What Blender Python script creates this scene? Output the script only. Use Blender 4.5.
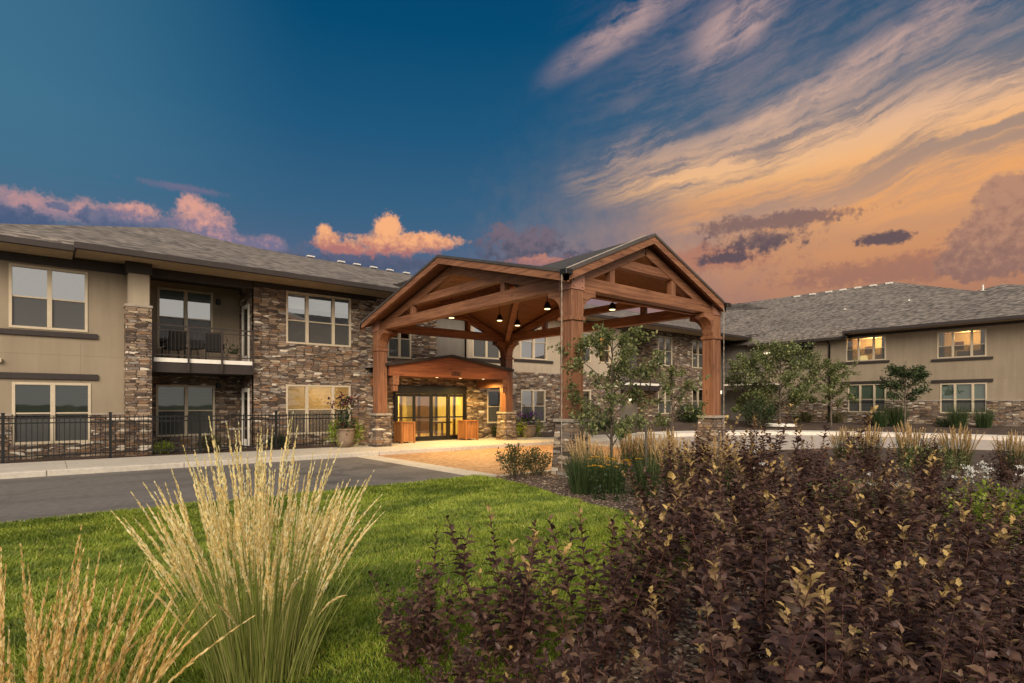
import bpy, bmesh, math, random
import numpy as np
from mathutils import Vector, Matrix

for o in list(bpy.data.objects):
    bpy.data.objects.remove(o, do_unlink=True)
SC = bpy.context.scene
COL = SC.collection
R = math.radians
random.seed(7)

# ------------------------------------------------------------------ camera
EYE = 1.65
HEAD = R(50.5)                     # heading of the lens, from +X towards +Y
FX, FY = math.cos(HEAD), math.sin(HEAD)
cam = bpy.data.objects.new('camera', bpy.data.cameras.new('camera'))
COL.objects.link(cam)
cam.location = (0, 0, EYE)
cam.rotation_euler = (R(90), 0, HEAD - R(90))
cam.data.sensor_width = 36
cam.data.lens = 36 * 564 / 1024
cam.data.shift_y = 0.061
cam.data.clip_start = 0.05
cam.data.clip_end = 4000
SC.camera = cam
SC.view_settings.view_transform = 'Standard'
SC.view_settings.look = 'None'
SC.view_settings.exposure = 0
SC.view_settings.gamma = 1
SC.render.engine = 'CYCLES'
SC.cycles.use_denoising = True
SC.cycles.max_bounces = 7
SC.cycles.diffuse_bounces = 3
SC.cycles.glossy_bounces = 3
SC.cycles.transmission_bounces = 4
SC.cycles.transparent_max_bounces = 12
SC.cycles.sample_clamp_indirect = 4
SC.cycles.caustics_reflective = False
SC.cycles.caustics_refractive = False


def lin(r, g, b):
    def f(c):
        c /= 255
        return c / 12.92 if c < .04045 else ((c + .055) / 1.055) ** 2.4
    return (f(r), f(g), f(b))


# ------------------------------------------------------------------ node maths
class E:
    """a socket in a node tree that can be added, multiplied, ..."""
    def __init__(s, nt, sock): s.nt, s.s = nt, sock
    def op(s, kind, *others, clamp=False):
        n = s.nt.nodes.new('ShaderNodeMath'); n.operation = kind; n.use_clamp = clamp
        for i, v in enumerate((s,) + others):
            if isinstance(v, E): s.nt.links.new(v.s, n.inputs[i])
            else: n.inputs[i].default_value = v
        return E(s.nt, n.outputs[0])
    def __add__(s, o): return s.op('ADD', o)
    def __radd__(s, o): return s.op('ADD', o)
    def __sub__(s, o): return s.op('SUBTRACT', o)
    def __rsub__(s, o): return (s * -1) + o
    def __mul__(s, o): return s.op('MULTIPLY', o)
    def __rmul__(s, o): return s.op('MULTIPLY', o)
    def __truediv__(s, o): return s.op('DIVIDE', o)
    def floor(s): return s.op('FLOOR')
    def fract(s): return s.op('FRACT')
    def sm(s, a, b):
        """smooth step from a (0) to b (1)"""
        n = s.nt.nodes.new('ShaderNodeMapRange'); n.interpolation_type = 'SMOOTHSTEP'
        s.nt.links.new(s.s, n.inputs[0])
        if a < b:
            n.inputs[1].default_value, n.inputs[2].default_value = a, b
            n.inputs[3].default_value, n.inputs[4].default_value = 0, 1
        else:
            n.inputs[1].default_value, n.inputs[2].default_value = b, a
            n.inputs[3].default_value, n.inputs[4].default_value = 1, 0
        return E(s.nt, n.outputs[0])


def node(nt, kind, **kw):
    n = nt.nodes.new(kind)
    for k, v in kw.items(): setattr(n, k, v)
    return n


def plug(nt, sock, v):
    if isinstance(v, E): nt.links.new(v.s, sock)
    elif hasattr(v, 'is_output'): nt.links.new(v, sock)
    else:
        if isinstance(v, (tuple, list)) and len(v) == 3 and len(sock.default_value) == 4: v = (*v, 1)
        sock.default_value = v


def mix(nt, fac, a, b):
    n = node(nt, 'ShaderNodeMix', data_type='RGBA')
    plug(nt, n.inputs[0], fac); plug(nt, n.inputs[6], a); plug(nt, n.inputs[7], b)
    return n.outputs[2]


def comb(nt, x, y, z):
    n = node(nt, 'ShaderNodeCombineXYZ')
    for i, v in enumerate((x, y, z)): plug(nt, n.inputs[i], v)
    return n.outputs[0]


def noise(nt, vec, scale, detail=3, rough=.5, dist=0.0):
    n = node(nt, 'ShaderNodeTexNoise')
    if vec is not None: nt.links.new(vec.s if isinstance(vec, E) else vec, n.inputs['Vector'])
    n.inputs['Scale'].default_value = scale; n.inputs['Detail'].default_value = detail
    n.inputs['Roughness'].default_value = rough; n.inputs['Distortion'].default_value = dist
    return E(nt, n.outputs[0])


def ramp(nt, fac, stops, interp='LINEAR'):
    n = node(nt, 'ShaderNodeValToRGB'); cr = n.color_ramp; cr.interpolation = interp
    plug(nt, n.inputs[0], fac)
    while len(cr.elements) < len(stops): cr.elements.new(.5)
    for e, (p, c) in zip(cr.elements, stops):
        e.position = p; e.color = (*c, 1)
    return n.outputs[0]


# ------------------------------------------------------------------ sky and sun
SUN_AZ = (-.64, -.77)              # towards the sun, low behind the viewer
SUN_EL = R(29)
world = bpy.data.worlds.new('World'); SC.world = world
world.use_nodes = True
nt = world.node_tree; nt.nodes.clear()
tc = node(nt, 'ShaderNodeTexCoord')
sep = node(nt, 'ShaderNodeSeparateXYZ'); nt.links.new(tc.outputs['Generated'], sep.inputs[0])
dx, dy, dz = (E(nt, o) for o in sep.outputs)
fw = dx * FX + dy * FY
rt = dx * FY - dy * FX
az = rt.op('ARCTAN2', fw) * (180 / math.pi)
el = dz.op('ARCSINE') * (180 / math.pi)
AE = comb(nt, az, el, 0)
n_puff = noise(nt, AE, .45, 6, .6)
n_edge = noise(nt, AE, 3.2, 5, .62)
n_fine = noise(nt, AE, 1.25, 6, .62)
cool = ramp(nt, el / 45, [(0, lin(125, 110, 118)), (.26, lin(88, 103, 132)), (.40, lin(58, 98, 130)), (.56, lin(32, 87, 124)), (.74, lin(6, 74, 114)), (1, lin(2, 58, 98))])
warm = ramp(nt, el / 45, [(0, lin(160, 120, 102)), (.20, lin(178, 126, 100)), (.29, lin(206, 146, 104)), (.38, lin(196, 152, 122)), (.47, lin(148, 130, 124)), (.58, lin(84, 104, 126)), (.74, lin(22, 76, 112)), (1, lin(4, 62, 100))])
wob = (n_puff - .5) * 8
tw = (az + wob * 2 - (el - 14) * .25).sm(-8, 34)
sky = mix(nt, tw, cool, warm)
sky = mix(nt, az.sm(-18, -44) * el.sm(8, 24) * .45, sky, lin(84, 136, 158))     # paler teal far left
# high cirrus: streaks climbing to the right
sl = .20
warpv = noise(nt, AE, .075, 3, .5) - .5
tuft = noise(nt, AE, .55, 6, .65) - .5
n_ = el - az * sl + warpv * 3 + tuft * 1.0
s_ = az + el * sl + tuft * 2
streak = noise(nt, comb(nt, s_ * .050, n_ * .30, 3.1), 1.0, 8, .58, .0)
grain = noise(nt, comb(nt, s_ * .13, n_ * 1.5, 6.4), 1.0, 7, .62, .0)
streak = streak * .62 + grain * .38
st2 = comb(nt, az * .13 + el * .06 + tuft * .3, (el - az * .42 + warpv * 4 + tuft * 1.6) * .30, 8.7)
streak2 = noise(nt, st2, 1.0, 8, .62, .0) * .66 + grain * .34


def band(e0, slope, a0, w0, w1, alo, ahi, soft=5):
    d = (el - (az - a0) * slope - e0).op('ABSOLUTE') / ((az - a0) * w1 + w0).op('MAXIMUM', .3)
    return d.sm(1.25, .1) * az.sm(alo - soft, alo + soft)* az.sm(ahi + soft, ahi - soft)


m1 = band(20.9, .03, 8, 2.3, .07, 10, 90, 7)
m2 = band(24.6, .29, 23.7, 1.5, .05, 20, 60, 7)
m3 = band(31.6, .44, 7, 1.7, .06, 6, 17, 5)
m4 = band(31.4, .35, 20, 2.6, .0, 18.5, 25, 2.5)
m5 = band(22.6, .25, 8, 1.3, .05, 7, 16, 3)
c1 = (m1 * (streak.sm(.43, .58) * .95 + .10)).op('MINIMUM', 1.0)
c2 = m2 * streak2.sm(.38, .66) * .75 + m3 * streak2.sm(.34, .62) * .75 + m4 * streak2.sm(.32, .6) * .85 + m5 * streak2.sm(.42, .66) * .5
peach = ramp(nt, (el - 12) / 24, [(0, lin(246, 164, 100)), (.33, lin(250, 192, 132)), (.5, lin(234, 188, 154)), (.72, lin(204, 168, 158)), (1, lin(200, 166, 160))])
veil = az.sm(2, 20) * el.sm(18, 24) * (streak2 * .6 + streak * .4).sm(.40, .66)
sky = mix(nt, veil * .24, sky, peach)
sky = mix(nt, c2.op('MINIMUM', .9), sky, peach)
sky = mix(nt, c1 * .88, sky, peach)
glow = band(17.4, .03, 20, 2.6, .08, 16, 70, 6) * streak.sm(.40, .66)
sky = mix(nt, glow * .8, sky, lin(250, 172, 98))


def puff(sky, spots, top, low, amp=1.0, edge=.28, dens=1.0, tl=.5):
    """a heap of cloud: soft ellipses (azimuth, elevation, radii) broken up by noise"""
    best = None; hgt = None
    for (a, e, ra, re) in spots:
        d = (((az - a) / ra).op('POWER', 2) + ((el - e) / re).op('POWER', 2)).op('SQRT')
        best = d if best is None else best.op('SMOOTH_MIN', d, .35)
    nn = (n_puff - .5) * (2.3 * amp) + (n_fine - .5) * (1.9 * amp) + (n_edge - .5) * (1.3 * amp)
    f = best + nn
    mask = f.sm(1 + edge * .5, 1 - edge) * dens
    e_mid = sum(s[1] for s in spots) / len(spots); e_r = max(s[3] for s in spots)
    shade = ((el - e_mid) / e_r * .5 + (n_fine - .5) * 2.2 + tl)
    return mix(nt, mask, sky, mix(nt, shade.sm(0, 1), low, top))


sky = puff(sky, [(34.5, 11.0, 9, 1.3), (19, 13.6, 6, 1.3)], lin(178, 118, 96), lin(150, 108, 98), .8, .5, .7)
sky = puff(sky, [(26.4, 16.3, 5.6, .75), (24.0, 14.7, 3.8, 1.1), (21.0, 16.4, 2.4, .9), (21.0, 13.6, 3, .5), (33.5, 13.7, 2.2, .5)], lin(132, 104, 100), lin(88, 78, 88), .9, .5, .92)
sky = puff(sky, [(41.5, 12.6, 4.0, 3.0), (41.2, 15.6, 1.9, 1.5), (39.4, 11.0, 2.6, 1.5), (46, 14, 4, 4)], lin(184, 138, 114), lin(146, 110, 100), .36, .16, .98, .58)
sky = puff(sky, [(1.3, 15.4, 4.4, 2.0), (-.7, 16.8, 1.7, 1.0), (5.9, 13.8, 3.4, 1.4)], lin(120, 104, 116), lin(80, 84, 102), .9, .5, .92)
sky = puff(sky, [(2.8, 14.2, 3.4, .55)], lin(206, 138, 116), lin(180, 120, 112), 1.0, .5, .7)
sky = puff(sky, [(-30, 13.6, 20, 1.3), (-12, 13.2, 14, 1.1)], lin(104, 106, 126), lin(88, 98, 122), .7, 1.0, .75)
sky = puff(sky, [(-14.1, 13.7, 8.5, .9)], lin(92, 96, 120), lin(74, 86, 112), .6, .5, .85)
sky = puff(sky, [(-18.2, 15.2, 1.5, 1.0), (-18.4, 16.2, .7, .7), (-12.2, 15.4, 4.4, 1.15), (-12.5, 16.9, 1.5, 1.2), (-8.2, 15.9, 3.2, .8), (-16, 14.8, 3, .6)], lin(250, 178, 126), lin(176, 116, 112), .6, .4, .97, .60)
sky = puff(sky, [(-36.5, 15.2, 7.0, .9), (-40, 15.0, 5, .9)], lin(206, 152, 146), lin(150, 128, 144), .8, .7, .8)
sky = puff(sky, [(-41.4, 13.9, 2.6, .9), (-38.7, 15.3, .9, .35), (-35.0, 14.9, 2.6, 1.0), (-31.4, 14.9, 2.2, 1.0), (-26, 14.4, 3, .8)], lin(108, 112, 138), lin(74, 92, 124), .6, .3, .95)
sky = puff(sky, [(-28.6, 15.6, 2.6, 1.5), (-29.6, 16.9, 1.3, 1.0), (-33.6, 15.8, 2.0, .8), (-23.4, 14.6, 1.9, .7), (-27, 14.4, 3, .9)], lin(226, 162, 144), lin(122, 116, 142), .55, .5, .92, .40)
sky = puff(sky, [(-30.1, 18.3, 3.6, .32)], lin(140, 116, 138), lin(120, 110, 138), .8, .9, .55)
# the bright half of the sky behind the viewer, pale cloud over a low sun
nish = node(nt, 'ShaderNodeTexSky', sky_type='NISHITA', sun_disc=False)
nish.sun_elevation = SUN_EL
nish.sun_rotation = math.atan2(SUN_AZ[0], SUN_AZ[1])
rear_cloud = noise(nt, comb(nt, az * .03, el * .09, 2.2), 1.0, 5, .55)
nsc = node(nt, 'ShaderNodeVectorMath', operation='SCALE'); nt.links.new(nish.outputs[0], nsc.inputs[0]); nsc.inputs['Scale'].default_value = .085
rear = mix(nt, rear_cloud.sm(.26, .54) * .75 + .25, nsc.outputs[0], (1.02, .96, .88))
back = fw.sm(.30, -.35)
sky = mix(nt, back, sky, rear)
sky = mix(nt, el.sm(-1, -6), sky, (.05, .045, .035))
bg = node(nt, 'ShaderNodeBackground'); nt.links.new(sky, bg.inputs[0]); bg.inputs[1].default_value = 1.0
wo = node(nt, 'ShaderNodeOutputWorld'); nt.links.new(bg.outputs[0], wo.inputs[0])
world.cycles.sampling_method = 'MANUAL'
world.cycles.sample_map_resolution = 512

sl_ = bpy.data.lights.new('sun', 'SUN'); sl_.energy = 3.9; sl_.angle = R(38); sl_.color = (1, .87, .70)
sun = bpy.data.objects.new('sun', sl_); COL.objects.link(sun)
sd = Vector((SUN_AZ[0] * math.cos(SUN_EL), SUN_AZ[1] * math.cos(SUN_EL), math.sin(SUN_EL)))
sun.rotation_euler = sd.to_track_quat('Z', 'Y').to_euler()


# ------------------------------------------------------------------ materials
def new_mat(name):
    m = bpy.data.materials.new(name); m.use_nodes = True
    nt = m.node_tree
    return m, nt, nt.nodes['Principled BSDF'], nt.nodes['Material Output']


def coords(nt):
    g = node(nt, 'ShaderNodeNewGeometry')
    s = node(nt, 'ShaderNodeSeparateXYZ'); nt.links.new(g.outputs['Position'], s.inputs[0])
    return g, g.outputs['Position'], [E(nt, o) for o in s.outputs]


def bump(nt, bs, h, strength=.4, dist=.02):
    b = node(nt, 'ShaderNodeBump'); b.inputs['Strength'].default_value = strength; b.inputs['Distance'].default_value = dist
    plug(nt, b.inputs['Height'], h); nt.links.new(b.outputs[0], bs.inputs['Normal'])


def plain(name, col, rough=.6, metal=0.0, var=.12, scale=6.0, bmp=.0, spec=.4):
    m, nt, bs, out = new_mat(name)
    g, P, _ = coords(nt)
    n1 = noise(nt, P, scale, 5, .6); n2 = noise(nt, P, scale * .13, 3, .5)
    f = n1 * .6 + n2 * .4
    lo = tuple(c * (1 - var * 1.8) for c in col); hi = tuple(min(1, c * (1 + var * 1.4)) for c in col)
    c = mix(nt, f.sm(.3, .7), lo, hi)
    nt.links.new(c, bs.inputs['Base Color'])
    bs.inputs['Roughness'].default_value = rough; bs.inputs['Metallic'].default_value = metal
    bs.inputs['Specular IOR Level'].default_value = spec
    if bmp: bump(nt, bs, n1, bmp, .01)
    return m


def stucco(name, col):
    m, nt, bs, out = new_mat(name)
    g, P, (x, y, z) = coords(nt)
    grit = noise(nt, P, 90, 3, .6); big = noise(nt, P, .7, 4, .6)
    streaks = noise(nt, comb(nt, (x + y) * 3.0, z * .25, 0), 1, 4, .6)
    f = (big * .40 + streaks * .48 + grit * .12)
    c = mix(nt, f.sm(.34, .66), tuple(k * .86 for k in col), tuple(k * 1.08 for k in col))
    # control joints
    j = ((z - 3.15).op('ABSOLUTE')).sm(.012, .004)
    s = x + y
    j2 = (((s + 2.06) / 2.95).fract() - .5).op('ABSOLUTE').sm(.0035, .0015)
    c = mix(nt, j.op('MAXIMUM', j2) * .35, c, tuple(k * .55 for k in col))
    nt.links.new(c, bs.inputs['Base Color']); bs.inputs['Roughness'].default_value = .9
    bs.inputs['Specular IOR Level'].default_value = .2
    bump(nt, bs, grit * 1.0 - j.op('MAXIMUM', j2) * 3.0, .35, .006)
    return m


def ledger_stone(name, dark=1.0):
    """stacked ledger stone: long thin stones of uneven size in many browns"""
    m, nt, bs, out = new_mat(name)
    g, P, (x, y, z) = coords(nt)
    s = x + y
    wob = noise(nt, P, 1.3, 3) - .5

    def cells(sx, sz, off):
        v = node(nt, 'ShaderNodeTexVoronoi', voronoi_dimensions='2D', distance='CHEBYCHEV', feature='F1')
        v2 = node(nt, 'ShaderNodeTexVoronoi', voronoi_dimensions='2D', distance='CHEBYCHEV', feature='F2')
        vec = comb(nt, s * sx + off, z * sz + wob * .25, 0)
        for q in (v, v2):
            nt.links.new(vec, q.inputs['Vector']); q.inputs['Scale'].default_value = 1; q.inputs['Randomness'].default_value = .72
        sc = node(nt, 'ShaderNodeSeparateColor'); nt.links.new(v.outputs['Color'], sc.inputs[0])
        e = E(nt, v2.outputs['Distance']) - E(nt, v.outputs['Distance'])
        return E(nt, sc.outputs[0]), E(nt, sc.outputs[1]), e.sm(.0, .10)
    rnd, rnd2, edge = cells(3.1, 12.0, 0.0)
    r3, r4, e3 = cells(7.0, 25.0, 7.3)
    pk = r4.op('GREATER_THAN', .72) * rnd2.op('GREATER_THAN', .5)
    rnd = rnd + (r3 - rnd) * pk; edge = edge * (1 - pk * (1 - e3))
    fine = noise(nt, P, 24, 5, .65)
    k = dark
    cols = [(0, (74, 62, 54)), (.13, (112, 92, 76)), (.27, (140, 118, 98)), (.40, (100, 86, 77)), (.52, (156, 134, 112)), (.63, (122, 108, 98)), (.74, (132, 100, 74)), (.82, (146, 136, 126)), (.89, (182, 162, 138)), (.95, (212, 198, 180))]
    c = ramp(nt, rnd, [(p, tuple(v * k for v in lin(*q))) for p, q in cols], 'CONSTANT')
    c = mix(nt, (fine - .35) * 1.1, c, tuple(v * k for v in lin(78, 64, 54)))
    c = mix(nt, edge * .85 + .15, tuple(v * k for v in lin(44, 36, 31)), c)
    nt.links.new(c, bs.inputs['Base Color']); bs.inputs['Roughness'].default_value = .85
    bs.inputs['Specular IOR Level'].default_value = .3
    bump(nt, bs, edge * .6 + rnd2 * edge * .9 + fine * .4, .9, .028)
    return m


def shingles(name):
    m, nt, bs, out = new_mat(name)
    g, P, (x, y, z) = coords(nt)
    s = x + y
    row = z / .052
    r = row.floor()
    w = node(nt, 'ShaderNodeTexWhiteNoise', noise_dimensions='2D'); nt.links.new(comb(nt, r, 2.0, 0), w.inputs[0])
    t = s / .19 + E(nt, w.outputs[0]) * 9.7
    w2 = node(nt, 'ShaderNodeTexWhiteNoise', noise_dimensions='2D'); nt.links.new(comb(nt, r, t.floor(), 0), w2.inputs[0])
    rnd = E(nt, w2.outputs[0])
    big = noise(nt, P, .35, 4, .6)
    c = ramp(nt, rnd * .8 + big * .5 - .12, [(0, lin(68, 63, 60)), (.35, lin(98, 90, 85)), (.65, lin(120, 111, 104)), (1, lin(146, 135, 125))])
    shadow = row.fract().sm(.0, .16)
    nt.links.new(c, bs.inputs['Base Color']); bs.inputs['Roughness'].default_value = .95
    bs.inputs['Specular IOR Level'].default_value = .15
    bump(nt, bs, (1 - row.fract()) * .8 + rnd * .7 + noise(nt, P, 60, 2) * .2, .9, .03)
    return m


def wood(name, axis, col=(.275, .122, .060), dark=(.150, .058, .028), planks=0.0):
    m, nt, bs, out = new_mat(name)
    g, P, v = coords(nt)
    sc = [14.0, 14.0, 14.0]; sc['xyz'.index(axis)] = .7
    gv = comb(nt, v[0] * sc[0], v[1] * sc[1], v[2] * sc[2])
    gr = noise(nt, gv, 1.0, 6, .65, .6)
    big = noise(nt, P, .9, 3, .5)
    sc2 = [55.0] * 3; sc2['xyz'.index(axis)] = 1.6
    fine = noise(nt, comb(nt, v[0] * sc2[0], v[1] * sc2[1], v[2] * sc2[2]), 1.0, 3, .6)
    c = mix(nt, (gr * .8 + big * .2).sm(.38, .62), dark, col)
    c = mix(nt, fine.sm(.48, .70) * .6, c, tuple(k * .5 for k in col))
    hgt = gr + fine * .5
    kn = node(nt, 'ShaderNodeTexVoronoi', feature='F1'); ks = [4.2, 4.2, 4.2]; ks['xyz'.index(axis)] = 1.1
    nt.links.new(comb(nt, v[0] * ks[0], v[1] * ks[1], v[2] * ks[2]), kn.inputs['Vector']); kn.inputs['Scale'].default_value = 1
    c = mix(nt, E(nt, kn.outputs['Distance']).sm(.17, .04) * .7, c, tuple(k * .35 for k in dark))
    if planks:
        q = v[1] if axis == 'x' else v[0]
        pf = (q / planks)
        w = node(nt, 'ShaderNodeTexWhiteNoise', noise_dimensions='1D'); plug(nt, w.inputs['W'], pf.floor())
        c = mix(nt, E(nt, w.outputs[0]) * .35, c, tuple(k * .55 for k in col))
        gap = (pf.fract() - .5).op('ABSOLUTE').sm(.5, .44)
        c = mix(nt, gap, tuple(k * .15 for k in col), c)
        hgt = hgt * .3 + gap * 1.5
    nt.links.new(c, bs.inputs['Base Color']); bs.inputs['Roughness'].default_value = .55
    bs.inputs['Specular IOR Level'].default_value = .35
    bump(nt, bs, hgt, .7, .015)
    return m


def emit(name, col, st):
    m, nt, bs, out = new_mat(name)
    e = node(nt, 'ShaderNodeEmission'); e.inputs[0].default_value = (*col, 1); e.inputs[1].default_value = st
    nt.links.new(e.outputs[0], out.inputs[0])
    return m


def glass(name, tint=(.55, .58, .58), refl=1.9, extra=.05):
    m, nt, bs, out = new_mat(name)
    t = node(nt, 'ShaderNodeBsdfTransparent'); t.inputs[0].default_value = (*tint, 1)
    g = node(nt, 'ShaderNodeBsdfGlossy'); g.inputs['Roughness'].default_value = .02
    geo, P, v = coords(nt)
    b = node(nt, 'ShaderNodeBump'); b.inputs['Strength'].default_value = .06; b.inputs['Distance'].default_value = .03
    plug(nt, b.inputs['Height'], noise(nt, P, .9, 2)); nt.links.new(b.outputs[0], g.inputs['Normal'])
    f = node(nt, 'ShaderNodeFresnel'); f.inputs[0].default_value = refl
    mx = node(nt, 'ShaderNodeMixShader')
    plug(nt, mx.inputs[0], E(nt, f.outputs[0]) + extra)
    nt.links.new(t.outputs[0], mx.inputs[1]); nt.links.new(g.outputs[0], mx.inputs[2])
    nt.links.new(mx.outputs[0], out.inputs[0])
    return m


def leaf_mat(name, stops, young=None, trans=.3, rough=.5, spec=.35):
    """leaves: one colour per leaf, picked at random; young growth by an attribute"""
    m, nt, bs, out = new_mat(name)
    g = node(nt, 'ShaderNodeNewGeometry')
    c = ramp(nt, E(nt, g.outputs['Random Per Island']), stops)
    if young is not None:
        at = node(nt, 'ShaderNodeAttribute'); at.attribute_name = 'young'
        c = mix(nt, E(nt, at.outputs['Fac']), c, young)
    nt.links.new(c, bs.inputs['Base Color']); bs.inputs['Roughness'].default_value = rough
    bs.inputs['Specular IOR Level'].default_value = spec
    if trans:
        tr = node(nt, 'ShaderNodeBsdfTranslucent'); nt.links.new(c, tr.inputs[0])
        mx = node(nt, 'ShaderNodeMixShader'); mx.inputs[0].default_value = trans
        nt.links.new(bs.outputs[0], mx.inputs[1]); nt.links.new(tr.outputs[0], mx.inputs[2])
        nt.links.new(mx.outputs[0], out.inputs[0])
    return m


M = {}
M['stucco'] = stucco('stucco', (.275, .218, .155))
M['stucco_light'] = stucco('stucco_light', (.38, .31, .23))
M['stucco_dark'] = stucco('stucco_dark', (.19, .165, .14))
M['stone'] = ledger_stone('ledger_stone')
M['cap_stone'] = plain('cap_stone', (.30, .25, .20), .8, bmp=.2)
M['shingle'] = shingles('roof_shingles')
M['trim'] = plain('dark_trim', (.030, .021, .018), .6)
M['soffit'] = plain('soffit', (.34, .26, .17), .8)
M['frame'] = plain('window_frame', (.50, .41, .29), .5, var=.06)
M['bronze'] = plain('dark_bronze', (.014, .012, .011), .35, .3)
M['iron'] = plain('black_iron', (.010, .010, .010), .45, .2)
M['white_metal'] = plain('white_metal', (.75, .70, .62), .5, var=.05)
M['vent'] = plain('vent_metal', (.62, .58, .52), .5, var=.05)
M['rail'] = plain('rail_metal', (.045, .032, .027), .45, .2)
M['wicker'] = plain('wicker', (.012, .010, .009), .7, bmp=.4, scale=40)
M['glass'] = glass('window_glass', (.90, .93, .93), 2.0, .30)
M['glass_dark'] = glass('window_glass_dark', (.46, .52, .47), 1.75, .03)
M['glass_clear'] = glass('door_glass', (.86, .88, .85), 1.6, .05)
M['blind'] = plain('roller_blind', (.78, .78, .74), .8, var=.03)
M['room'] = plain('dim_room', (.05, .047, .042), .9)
M['warm_room'] = plain('painted_room', (.70, .52, .28), .9, var=.05)
M['lobby'] = plain('lobby_walls', (.66, .52, .20), .9, var=.1, scale=1.2)
M['furniture'] = plain('dark_furniture', (.10, .05, .03), .6)
M['concrete'] = plain('concrete', (.46, .41, .345), .9, var=.1, scale=9, bmp=.15)
M['asphalt'] = plain('asphalt', (.150, .132, .120), .85, var=.20, scale=60, bmp=.35)
_nt = M['asphalt'].node_tree; _bs = _nt.nodes['Principled BSDF']; _c = _bs.inputs['Base Color'].links[0].from_socket
_g, _P, (_x, _y, _z) = coords(_nt)
_st = noise(_nt, comb(_nt, _x * .16, _y * .9, 0), 1.0, 5, .6)
_c = mix(_nt, _st.sm(.46, .66) * .5, _c, (.075, .066, .060))
_pp = noise(_nt, _P, .5, 4, .6)
_c = mix(_nt, _pp.sm(.54, .60) * (_x.sm(1, 5)) * .6, _c, (.062, .054, .050))          # damp patches
_ck = node(_nt, 'ShaderNodeTexVoronoi', feature='DISTANCE_TO_EDGE'); _ck.inputs['Scale'].default_value = .33
_wv = noise(_nt, _P, 2.0, 4); _ad = node(_nt, 'ShaderNodeVectorMath', operation='ADD'); _nt.links.new(_P, _ad.inputs[0]); _nt.links.new(comb(_nt, _wv * .5, _wv * -.4, 0), _ad.inputs[1])
_nt.links.new(_ad.outputs[0], _ck.inputs['Vector'])
_c = mix(_nt, E(_nt, _ck.outputs['Distance']).sm(.012, .004) * .22, _c, (.03, .027, .025))
_nt.links.new(_c, _bs.inputs['Base Color'])
M['soil'] = plain('soil', (.075, .048, .034), .95, var=.35, scale=14, bmp=.8)
M['turf'] = plain('turf', (.045, .070, .012), .95, var=.45, scale=5, bmp=.5)
M['land'] = plain('land', (.06, .07, .03), .95, var=.3, scale=.2)
M['wx'] = wood('timber_x', 'x'); M['wy'] = wood('timber_y', 'y'); M['wz'] = wood('timber_z', 'z')
M['ceil'] = wood('ceiling_boards', 'x', (.22, .090, .040), (.13, .050, .022), .14)
M['box_wood'] = wood('planter_boards', 'z', (.42, .17, .05), (.22, .08, .02), .12)
M['steel_plate'] = plain('pink_plate', (.32, .15, .10), .5, var=.1)
M['lens'] = emit('lamp_lens', (1, .74, .36), 3.2)
M['white_lens'] = emit('white_lens', (1, .82, .52), 3)
M['lamp'] = emit('lamp_shade', (1, .70, .24), 3.0)
M['pot'] = plain('clay_pot', (.20, .145, .10), .8, bmp=.2)
M['bark'] = plain('bark', (.10, .075, .055), .9, var=.3, scale=30, bmp=.6)
M['cane'] = plain('red_cane', (.085, .030, .022), .7, var=.3, scale=20)
M['edge_metal'] = plain('edge_metal', (.10, .085, .075), .4, .5)
M['stake'] = plain('weathered_stake', (.10, .085, .065), .8)


def screen_mat():
    m, nt, bs, out = new_mat('insect_screen')
    t = node(nt, 'ShaderNodeBsdfTransparent')
    d = node(nt, 'ShaderNodeBsdfDiffuse'); d.inputs[0].default_value = (.10, .098, .094, 1)
    mx = node(nt, 'ShaderNodeMixShader'); mx.inputs[0].default_value = .72
    nt.links.new(t.outputs[0], mx.inputs[1]); nt.links.new(d.outputs[0], mx.inputs[2]); nt.links.new(mx.outputs[0], out.inputs[0])
    return m


M['screen'] = screen_mat()


def slat_blind(name, col, trans):
    m, nt, bs, out = new_mat(name)
    g, P, (x, y, z) = coords(nt)
    f = ((z / .055).fract()).sm(.0, .3)
    c = mix(nt, f, tuple(k * .45 for k in col), col)
    nt.links.new(c, bs.inputs['Base Color']); bs.inputs['Roughness'].default_value = .6
    tr = node(nt, 'ShaderNodeBsdfTranslucent'); nt.links.new(c, tr.inputs[0])
    mx = node(nt, 'ShaderNodeMixShader'); mx.inputs[0].default_value = trans
    nt.links.new(bs.outputs[0], mx.inputs[1]); nt.links.new(tr.outputs[0], mx.inputs[2])
    nt.links.new(mx.outputs[0], out.inputs[0])
    return m


M['slats'] = slat_blind('slat_blind', (.40, .43, .36), .1)
M['lit_slats'] = slat_blind('lit_slat_blind', (.72, .62, .40), .5)


def paver_mat():
    m, nt, bs, out = new_mat('brick_pavers')
    g, P, (x, y, z) = coords(nt)
    u, v = (x + y) * .7071 / .21, (x - y) * .7071 / .105
    row = v.floor()
    t = u + row * .5
    w = node(nt, 'ShaderNodeTexWhiteNoise', noise_dimensions='2D'); nt.links.new(comb(nt, row, t.floor(), 0), w.inputs[0])
    rnd = E(nt, w.outputs[0])
    edge = (v.fract() - .5).op('ABSOLUTE').sm(.5, .42) * (t.fract() - .5).op('ABSOLUTE').sm(.5, .46)
    big = noise(nt, P, .6, 4)
    c = ramp(nt, rnd * .7 + big * .3, [(0, (.24, .125, .06)), (.5, (.35, .19, .095)), (1, (.45, .28, .15))])
    c = mix(nt, edge, (.10, .07, .05), c)
    nt.links.new(c, bs.inputs['Base Color']); bs.inputs['Roughness'].default_value = .7
    bump(nt, bs, edge + noise(nt, P, 40, 2) * .2, .5, .01)
    return m


M['paver'] = paver_mat()


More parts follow.
